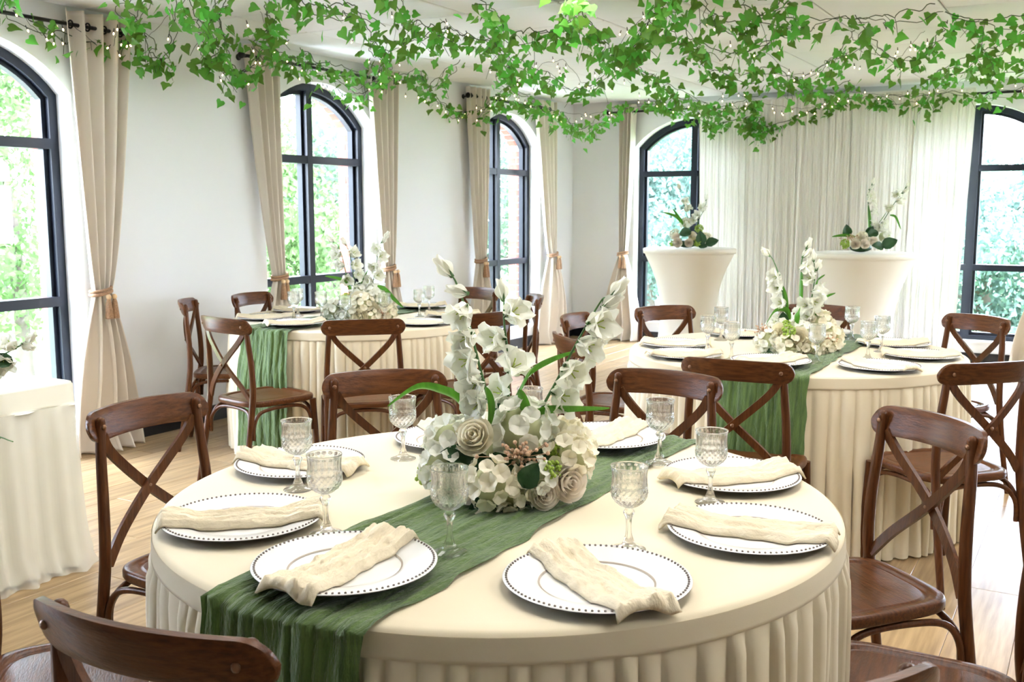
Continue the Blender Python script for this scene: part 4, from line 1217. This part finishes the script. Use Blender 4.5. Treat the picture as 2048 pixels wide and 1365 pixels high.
S4_ = dict(
 hyd=[(1372, 448, 0.0, 'w', 0.9), (1350, 470, 0.02, 'w', 0.8), (1412, 478, 0.0, 'c', 0.9)],
 rose=[(1355, 486, 0.12, 0, 0.86), (1378, 486, 0.13, 0, 0.78), (1352, 473, 0.1, 0, 0.70), (1385, 472, 0.1, 1, 0.86)],
 lime=[(1398, 457, 0.05, 1.3), (1395, 486, 0.12, 1.2), (1345, 487, 0.08, 0.9)],
 broad=[(1402, 476, 0.15, 100, 1.5), (1424, 485, 0.12, 20, 1.4), (1370, 466, 0.1, 200, 1.4), (1405, 492, 0.1, -10, 1.0)],
 blade=[([(1365, 450), (1360, 440), (1345, 418)], 0.03, 0.05, 0.05), ([(1362, 446), (1350, 433), (1325, 425)], 0.03, 0.05, 0.08)],
 glad=[([(1388, 465), (1398, 440), (1410, 415), (1413, 402)], [(1385, 442), (1395, 432), (1405, 420)], [(1412, 396)], 0.0, 0.0),
       ([(1378, 465), (1374, 430), (1366, 405), (1360, 385)], [(1372, 420), (1366, 402)], [(1358, 374)], 0.0, 0.0)])
arrangement('floral_arrangement', 'low blush floral arrangement on the left cocktail table', 'flowers', (-3.135, 8.35, 1.085), 8.787, S4_, 1.0, 4)
S5_ = dict(
 hyd=[(1768, 474, 0.03, 'w', 1.0), (1725, 476, 0.03, 'c', 0.8)],
 rose=[(1711, 489, 0.14, 0, 0.78), (1730, 488, 0.15, 0, 0.78), (1748, 484, 0.1, 0, 0.86), (1722, 474, 0.08, 1, 0.70)],
 berry=[(1702, 476, 0.1, 0.9)], lime=[(1690, 488, 0.12, 1.3)],
 broad=[(1694, 462, 0.02, 100, 1.2), (1779, 487, 0.16, 25, 1.5), (1756, 493, 0.16, 170, 1.2), (1745, 468, 0.05, 200, 1.2), (1740, 462, 0.02, 60, 1.0)],
 blade=[([(1738, 465), (1738, 440), (1736, 410)], 0.03, 0.0, 0.0), ([(1780, 430), (1792, 434), (1802, 459)], 0.02, 0.0, 0.03), ([(1758, 445), (1765, 435), (1773, 424)], 0.025, 0.02, 0.02), ([(1710, 475), (1690, 472), (1664, 474)], 0.03, 0.05, 0.05)],
 glad=[([(1742, 475), (1738, 430), (1736, 395), (1742, 375)], [(1738, 392), (1745, 405), (1750, 424), (1747, 450)], [(1746, 364), (1743, 376)], 0.0, 0.0),
       ([(1748, 475), (1768, 440), (1788, 408), (1808, 380)], [(1796, 390), (1799, 404), (1778, 420), (1766, 447), (1757, 455)], [(1815, 371), (1810, 384)], 0.0, 0.0)])
arrangement('floral_arrangement', 'low floral arrangement with two white spikes on the right cocktail table', 'flowers', (-1.635, 8.155, 1.085), 7.86, S5_, 1.0, 5)
S6_ = dict(
 hyd=[(-95, 750, 0.05, 'w', 1.2), (-60, 765, 0.05, 'w', 1.2), (-130, 760, 0.0, 'c', 1.2), (-95, 720, 0.0, 'w', 1.1)], rose=[(-80, 770, 0.12, 1, 0.78)],
 broad=[(4, 722, 0.05, 170, 0.9), (-40, 750, 0.08, 10, 1.1)],
 glad=[([(-80, 760), (-30, 728), (10, 708), (40, 692), (58, 686)], [(18, 722), (30, 688), (-12, 715), (8, 738)], [(74, 674), (66, 688)], 0.0, 0.05),
       ([(-90, 770), (-60, 800), (-20, 862), (10, 878), (26, 884)], [(-4, 862), (-25, 845)], [(46, 890), (38, 880)], 0.05, 0.35)])
arrangement('floral_arrangement', 'white floral spray at the left edge on the side table', 'flowers', (-3.71, 1.93, 0.756), 3.56, S6_, 1.0, 6)
# ------------------------------------------------------------------ ivy garlands and fairy lights
def ivy_leaf_mesh(k):
    half = [(0.0, 0.0), (0.24, -0.13), (0.50, 0.0), (0.44, 0.22), (0.30, 0.42), (0.17, 0.62), (0.0, 0.98)]
    R = random.Random(k)
    out = half + [(-x, y) for x, y in reversed(half[1:-1])]
    V = [(0, 0.30, 0.03)]
    for (x, y) in out: V.append((x * R.uniform(0.88, 1.1), y * R.uniform(0.93, 1.07), -0.16 * abs(x) + 0.05 * math.sin(3 * y + k) - 0.10 * y * y))
    n = len(out)
    F = [(0, 1 + i, 1 + (i + 1) % n) for i in range(n)]
    return MB().add(V, F).mesh('leaf', M['ivy'], True)
m_ivy = [ivy_leaf_mesh(k) for k in range(5)]
GARL = [ # label tail, points (px, py, z), leaves, tendrils
 ('over the leftmost window rod', [(-20, -30, 2.53), (30, 18, 2.46), (70, 45, 2.42), (110, 76, 2.38), (165, 92, 2.35), (215, 108, 2.33), (248, 82, 2.40), (275, 25, 2.50), (300, -20, 2.53)], 60, 5),
 ('left of the blank cream wall', [(235, -25, 2.53), (262, 25, 2.46), (288, 62, 2.41), (300, 100, 2.34), (325, 118, 2.31), (342, 75, 2.41), (352, 0, 2.52)], 70, 4),
 ('dropping over the blank cream wall', [(372, -25, 2.53), (385, 15, 2.47), (400, 55, 2.42), (408, 95, 2.35), (420, 128, 2.29), (430, 95, 2.37), (440, 40, 2.46), (455, -20, 2.53)], 90, 4),
 ('swagging left of the second curtain', [(425, -15, 2.53), (442, 50, 2.46), (455, 100, 2.37), (475, 143, 2.29), (500, 138, 2.31), (522, 105, 2.40), (535, 60, 2.47), (538, 0, 2.53)], 95, 4),
 ('across the second curtain top', [(530, 10, 2.53), (540, 60, 2.47), (545, 95, 2.44), (580, 112, 2.43), (620, 128, 2.41), (660, 125, 2.42), (700, 140, 2.40), (735, 150, 2.42)], 105, 5),
 ('hanging before the second window arch', [(600, 95, 2.52), (640, 130, 2.42), (672, 158, 2.35), (715, 186, 2.29), (745, 170, 2.37), (768, 120, 2.46), (790, 85, 2.51)], 60, 3),
 ('along the top left of the ceiling', [(560, -25, 2.53), (610, 5, 2.48), (650, 12, 2.46), (700, 8, 2.47), (730, 45, 2.44), (748, 85, 2.42), (790, 82, 2.43), (845, 72, 2.46), (890, 45, 2.51)], 120, 6),
 ('right of the third curtain', [(740, 125, 2.52), (775, 150, 2.46), (810, 148, 2.46), (838, 140, 2.47), (850, 175, 2.38), (870, 160, 2.43), (920, 120, 2.51)], 70, 4),
 ('in a low loop left of the corner window', [(838, 145, 2.52), (860, 178, 2.42), (880, 205, 2.34), (905, 226, 2.28), (945, 226, 2.29), (985, 208, 2.35), (1010, 180, 2.43), (1030, 150, 2.5)], 85, 4),
 ('from the top centre towards the corner', [(770, -25, 2.53), (810, 30, 2.47), (860, 52, 2.46), (910, 62, 2.46), (960, 80, 2.44), (1000, 115, 2.42), (1005, 165, 2.36), (1060, 190, 2.36)], 120, 6),
 ('bright at top centre left', [(950, -10, 2.53), (985, 25, 2.48), (1020, 62, 2.43), (1060, 60, 2.43), (1110, 62, 2.43), (1150, 30, 2.48), (1170, -15, 2.53)], 105, 5),
 ('crossing over the corner window', [(960, 60, 2.52), (1000, 100, 2.45), (1050, 128, 2.42), (1100, 150, 2.39), (1145, 180, 2.34), (1195, 160, 2.38), (1235, 120, 2.45), (1270, 90, 2.5)], 130, 6),
 ('dense along the corner above the curtains', [(985, 195, 2.42), (1040, 205, 2.39), (1090, 215, 2.36), (1130, 235, 2.30), (1165, 258, 2.23), (1200, 232, 2.31), (1250, 208, 2.37), (1320, 212, 2.35)], 190, 12),
 ('glowing cluster under the ceiling light', [(1140, -25, 2.53), (1165, 25, 2.46), (1195, 65, 2.41), (1230, 100, 2.36), (1265, 95, 2.37), (1290, 55, 2.43), (1315, 15, 2.49), (1345, -20, 2.53)], 200, 9),
 ('from the glowing cluster down to the drape', [(1240, 110, 2.45), (1280, 135, 2.42), (1330, 165, 2.38), (1380, 190, 2.35), (1430, 215, 2.31), (1475, 205, 2.34), (1520, 190, 2.39)], 160, 8),
 ('dense row hanging over the drape top', [(1290, 200, 2.41), (1350, 212, 2.38), (1400, 228, 2.33), (1445, 250, 2.26), (1500, 238, 2.30), (1550, 245, 2.28), (1597, 268, 2.21), (1640, 225, 2.34), (1690, 198, 2.42)], 230, 12),
 ('swagging across the ceiling right of centre', [(1320, 5, 2.53), (1360, 55, 2.46), (1400, 85, 2.42), (1460, 105, 2.41), (1520, 90, 2.44), (1570, 55, 2.49), (1605, 35, 2.52)], 110, 6),
 ('mid-ceiling before the drape', [(1370, 100, 2.51), (1420, 138, 2.43), (1480, 150, 2.40), (1540, 135, 2.44), (1590, 158, 2.40), (1640, 175, 2.38), (1700, 160, 2.43)], 150, 7),
 ('thin strand high on the right ceiling', [(1440, -20, 2.53), (1490, 15, 2.49), (1560, 32, 2.47), (1640, 38, 2.47), (1720, 35, 2.48), (1790, 30, 2.49), (1870, 8, 2.52)], 48, 3),
 ('V-shaped swag on the right ceiling', [(1710, 30, 2.53), (1735, 65, 2.47), (1765, 100, 2.42), (1805, 120, 2.40), (1850, 105, 2.43), (1880, 65, 2.49), (1895, 40, 2.52)], 62, 4),
 ('strand left of the V-shaped swag', [(1600, 155, 2.42), (1650, 130, 2.45), (1685, 95, 2.48), (1710, 60, 2.52)], 45, 3),
 ('sparse row above the right end of the drape', [(1660, 185, 2.44), (1720, 196, 2.42), (1780, 192, 2.44), (1840, 198, 2.42), (1900, 188, 2.44), (1970, 192, 2.42), (2070, 180, 2.45)], 130, 9),
 ('pale green strand at the right edge', [(1850, 165, 2.42), (1890, 135, 2.43), (1940, 110, 2.43), (1990, 92, 2.44), (2070, 62, 2.47)], 80, 4),
 ('short strand at the top right corner', [(1890, 25, 2.53), (1940, 38, 2.49), (1990, 38, 2.49), (2070, 28, 2.50)], 36, 2),
 ('lower strand at the right edge', [(1880, 150, 2.43), (1940, 142, 2.44), (2000, 128, 2.44), (2070, 118, 2.45)], 60, 3),
 ('at the top edge left of centre', [(1370, -30, 2.53), (1410, 15, 2.48), (1450, 38, 2.45), (1500, 48, 2.44), (1545, 20, 2.48), (1580, -20, 2.53)], 70, 4),
]
R = random.Random(77)
nleaf = 0
for (tail, pts, nlv, ntd) in GARL:
    W_ = [atz(px, py, z) for (px, py, z) in pts]
    for p in W_:
        p.x = max(p.x, XL + 0.06); p.y = min(p.y, YB - 0.30); p.z = min(p.z, 2.535)
    g = empty('ivy_garland', W_[len(W_) // 2])
    base = Vector(g.location)
    tag(g, 'green ivy garland ' + tail, 'garland', 'hanging ivy garlands')
    P = crom(W_, 10)
    for i, p in enumerate(P):
        p += Vector((noise.noise((i * .3, nleaf, 0)), noise.noise((i * .3, nleaf, 5)), noise.noise((i * .35, nleaf, 9)))) * 0.03
        p.z = min(p.z, 2.54)
    vb = MB().tube([p - base for p in P], 0.0028, 5)
    strands = [(P, 1.0)]
    # a second vine braided loosely round the first, plus tendrils
    P2 = [p + Vector((0.05 * math.sin(i * 0.35 + nleaf), 0.05 * math.cos(i * 0.27), -0.035 + 0.03 * math.sin(i * 0.2))) for i, p in enumerate(P)]
    for p in P2: p.z = min(p.z, 2.54)
    vb.tube([p - base for p in P2], 0.0022, 5)
    strands.append((P2, 0.8))
    for _ in range(ntd):
        s = P[R.randrange(4, len(P) - 4)]
        ln = R.uniform(0.06, 0.20)
        dx, dy = R.uniform(-.12, .12), R.uniform(-.12, .12)
        T = crom([s, s + Vector((dx * .5, dy * .5, -ln * 0.35)), s + Vector((dx, dy, -ln))], 5)
        vb.tube([p - base for p in T], 0.0016, 4)
        strands.append((T, 0.28))
    obj('vine', vb.mesh('vine', M['vine']), g)
    tot = sum(len(a) * wgt for a, wgt in strands)
    for a, wgt in strands:
        for _ in range(int(round(nlv * 1.08 * len(a) * wgt / tot))):
            p = a[R.randrange(len(a))] + Vector((R.gauss(0, 0.045), R.gauss(0, 0.045), R.uniform(-0.085, 0.012)))
            p.y = min(p.y, YB - 0.12); p.z = min(p.z, 2.535)
            th = R.uniform(0, 2 * PI)
            # blade hangs: tip (local +Y) droops down, face turns any way
            yd = Vector((0.8 * math.cos(th), 0.8 * math.sin(th), R.uniform(-1.5, -0.1))).normalized()
            zd = Vector((R.gauss(0, .6), R.gauss(0, .6) - 0.5, R.uniform(0.0, 0.9)))
            zd = (zd - yd * zd.dot(yd)).normalized(); xd = yd.cross(zd)
            s = R.uniform(0.044, 0.072)
            Mx = Matrix.Translation(p - base) @ Matrix((xd, yd, zd)).transposed().to_4x4() @ Matrix.Scale(s, 4)
            obj('leaf', m_ivy[R.randrange(5)], g, M=Mx); nleaf += 1

LIGHTS = [
 ('over the left wall curtains', [(0, 5, 2.5), (60, 70, 2.36), (120, 40, 2.44), (180, 100, 2.34), (240, 55, 2.44), (290, 75, 2.38), (360, 20, 2.5), (420, 100, 2.34), (470, 150, 2.27), (530, 110, 2.38)], 44),
 ('across the second window', [(520, 20, 2.52), (560, 110, 2.42), (640, 150, 2.37), (720, 175, 2.31), (770, 150, 2.40), (800, 20, 2.5)], 34),
 ('over the corner window', [(700, 30, 2.5), (790, 150, 2.44), (870, 220, 2.29), (960, 215, 2.32), (1020, 180, 2.38), (1090, 215, 2.36), (1160, 230, 2.31), (1240, 215, 2.35)], 60),
 ('through the top centre ivy', [(880, 40, 2.5), (960, 90, 2.44), (1040, 150, 2.38), (1120, 120, 2.41), (1180, 170, 2.35), (1260, 60, 2.44), (1320, 20, 2.5)], 50),
 ('before the drape top', [(1240, 150, 2.43), (1320, 200, 2.36), (1400, 215, 2.34), (1470, 190, 2.38), (1540, 210, 2.35), (1620, 215, 2.35), (1700, 190, 2.42)], 60),
 ('across the right ceiling', [(1420, 40, 2.48), (1500, 80, 2.44), (1600, 150, 2.41), (1700, 100, 2.46), (1790, 115, 2.42), (1850, 60, 2.48)], 40),
 ('above the far right window', [(1700, 185, 2.44), (1800, 190, 2.43), (1880, 185, 2.44), (1960, 150, 2.44), (2060, 170, 2.44)], 30),
]
m_bulb = MB().sphere((0, 0, 0), 0.0042, 6, 4, (1, 1, 1.9)).mesh('bulb', M['bulb'])
m_sock = MB().tube([(0, 0, 0.008), (0, 0, 0.030)], [0.0035, 0.0025], 5).mesh('socket', M['wire'])
for (tail, pts, nb) in LIGHTS:
    W_ = [atz(px, py, z) for (px, py, z) in pts]
    for p in W_:
        p.x = max(p.x, XL + 0.10); p.y = min(p.y, YB - 0.32); p.z = min(p.z, 2.535)
    g = empty('fairy_lights', W_[0]); base = Vector(g.location)
    tag(g, 'string of warm fairy lights ' + tail, 'string lights', 'fairy light strings')
    P = crom(W_, 14)
    for i, p in enumerate(P): p.z = min(2.538, p.z + 0.03 * noise.noise((i * 0.4, len(tail), 2.2)))
    obj('wire', MB().tube([p - base for p in P], 0.0015, 4).mesh('wire', M['wire']), g)
    nb = int(nb * 0.75)
    for k in range(nb):
        p = P[int((k + 0.5) / nb * (len(P) - 1))] + Vector((R.gauss(0, .05), R.gauss(0, .05), -0.035 + R.gauss(0, 0.03)))
        p.y = min(p.y, YB - 0.15)
        bl = obj('bulb', m_bulb, g, M=Matrix.Translation(p - base) @ Matrix.Rotation(R.uniform(-.8, .8), 4, 'X'))
        obj('socket', m_sock, bl)

# ------------------------------------------------------------------ outside
go = obj('ground', MB().add([(-60, -30, -0.62), (40, -30, -0.62), (40, 60, -0.62), (-60, 60, -0.62)], [(0, 1, 2, 3)]).mesh('ground', M['lawn'], False))
tag(go, 'lawn outside the windows', None, None, 'structure')
pv = obj('driveway', MB().box(-9.2, -6.2, -10, 30, -0.62, -0.60).mesh('driveway', M['paving'], False))
tag(pv, 'pale driveway outside the left windows', None, None, 'structure')
def tree(x, y, h, r, seed, kind, n, label, lean=0.0, zb=0.35, trunks=1):
    R = random.Random(seed)
    t = empty('leafy_tree', (x, y, -0.62)); tag(t, label, 'tree', 'trees outside the windows')
    tb = MB()
    ends = []
    for q in range(trunks):
        a = R.uniform(0, 6)
        top = Vector((lean + R.uniform(-.2, .2) * h * 0.3, R.uniform(-.2, .2) * h * .3, h * 0.62))
        tb.tube(crom([(0.1 * q, 0, 0), top * 0.4 + Vector((R.uniform(-.15, .15), R.uniform(-.15, .15), 0)), top], 5), [lerp(0.11, 0.045, k / 10) for k in range(11)], 8)
        for k in range(9):
            s = top * R.uniform(0.25, 0.95); a = R.uniform(0, 6); l = r * R.uniform(0.5, 0.95)
            e = s + Vector((math.cos(a) * l, math.sin(a) * l, R.uniform(0.1, 0.5) * h * 0.5))
            tb.tube(crom([s, (s + e) / 2 + Vector((0, 0, 0.12)), e], 4), [lerp(0.035, 0.012, k2 / 8) for k2 in range(9)], 5)
            ends.append(e)
    obj('trunk', tb.mesh('trunk', M['bark']), t)
    V = []; F = []
    cl = [e for e in ends] + [Vector((R.gauss(0, r * .5), R.gauss(0, r * .5), R.uniform(zb, 1.0) * h)) for _ in range(26)]
    for k in range(int(n * 1.6)):
        c = cl[R.randrange(len(cl))]
        p = c + Vector((R.gauss(0, r * 0.17), R.gauss(0, r * 0.17), R.gauss(0, r * 0.15)))
        if p.z < 0.15: p.z = 0.15 + R.random() * 0.3
        a = Vector((R.gauss(0, 1), R.gauss(0, 1), R.gauss(0, .7))).normalized(); bb = a.orthogonal().normalized()
        bb = Matrix.Rotation(R.uniform(0, 6), 3, a) @ bb; cc = a.cross(bb)
        s = R.uniform(0.035, 0.066)
        o = len(V)
        V += [p - bb * s, p + cc * s * 0.55 - bb * 0.1 * s + a * 0.1 * s, p + bb * s, p - cc * s * 0.55 - bb * 0.1 * s + a * 0.1 * s]
        F.append((o, o + 1, o + 2, o + 3))
    fo = obj('foliage', MB().add(V, F).mesh('foliage', M['fol%d' % kind], False), t); fo['kind'] = 'stuff'
tree(-10.2, 4.6, 4.0, 1.7, 1, 0, 12000, 'leafy tree seen through the leftmost window', zb=0.18)
tree(-10.6, 7.0, 4.4, 1.7, 2, 0, 11000, 'leafy tree behind the curtain of the leftmost window', zb=0.2)
tree(-9.8, 9.4, 3.6, 1.4, 3, 0, 9000, 'leafy tree seen left in the window behind left table', lean=0.8, zb=0.2)
tree(-9.6, 11.8, 4.6, 1.6, 4, 1, 11000, 'leafy tree seen right in the window behind left table', lean=-0.8, zb=0.25, trunks=2)
tree(-9.4, 15.0, 4.8, 1.8, 5, 1, 12000, 'leafy tree seen through the corner window', zb=0.15)
tree(-8.2, 18.2, 4.8, 1.9, 6, 1, 10000, 'leafy tree beyond the corner window, right side', zb=0.15)
tree(-6.3, 15.4, 4.6, 1.5, 7, 2, 12000, 'leafy tree seen through the window left of the drape', zb=0.12)
tree(-4.4, 16.4, 3.6, 1.5, 8, 2, 10000, 'leafy tree hidden partly behind the drape', zb=0.12)
tree(-1.5, 16.2, 2.9, 1.5, 9, 2, 12000, 'leafy tree low in the far right window', zb=0.10)
tree(0.6, 16.8, 3.2, 1.6, 10, 2, 10000, 'leafy tree at the right edge of the far right window', zb=0.10)
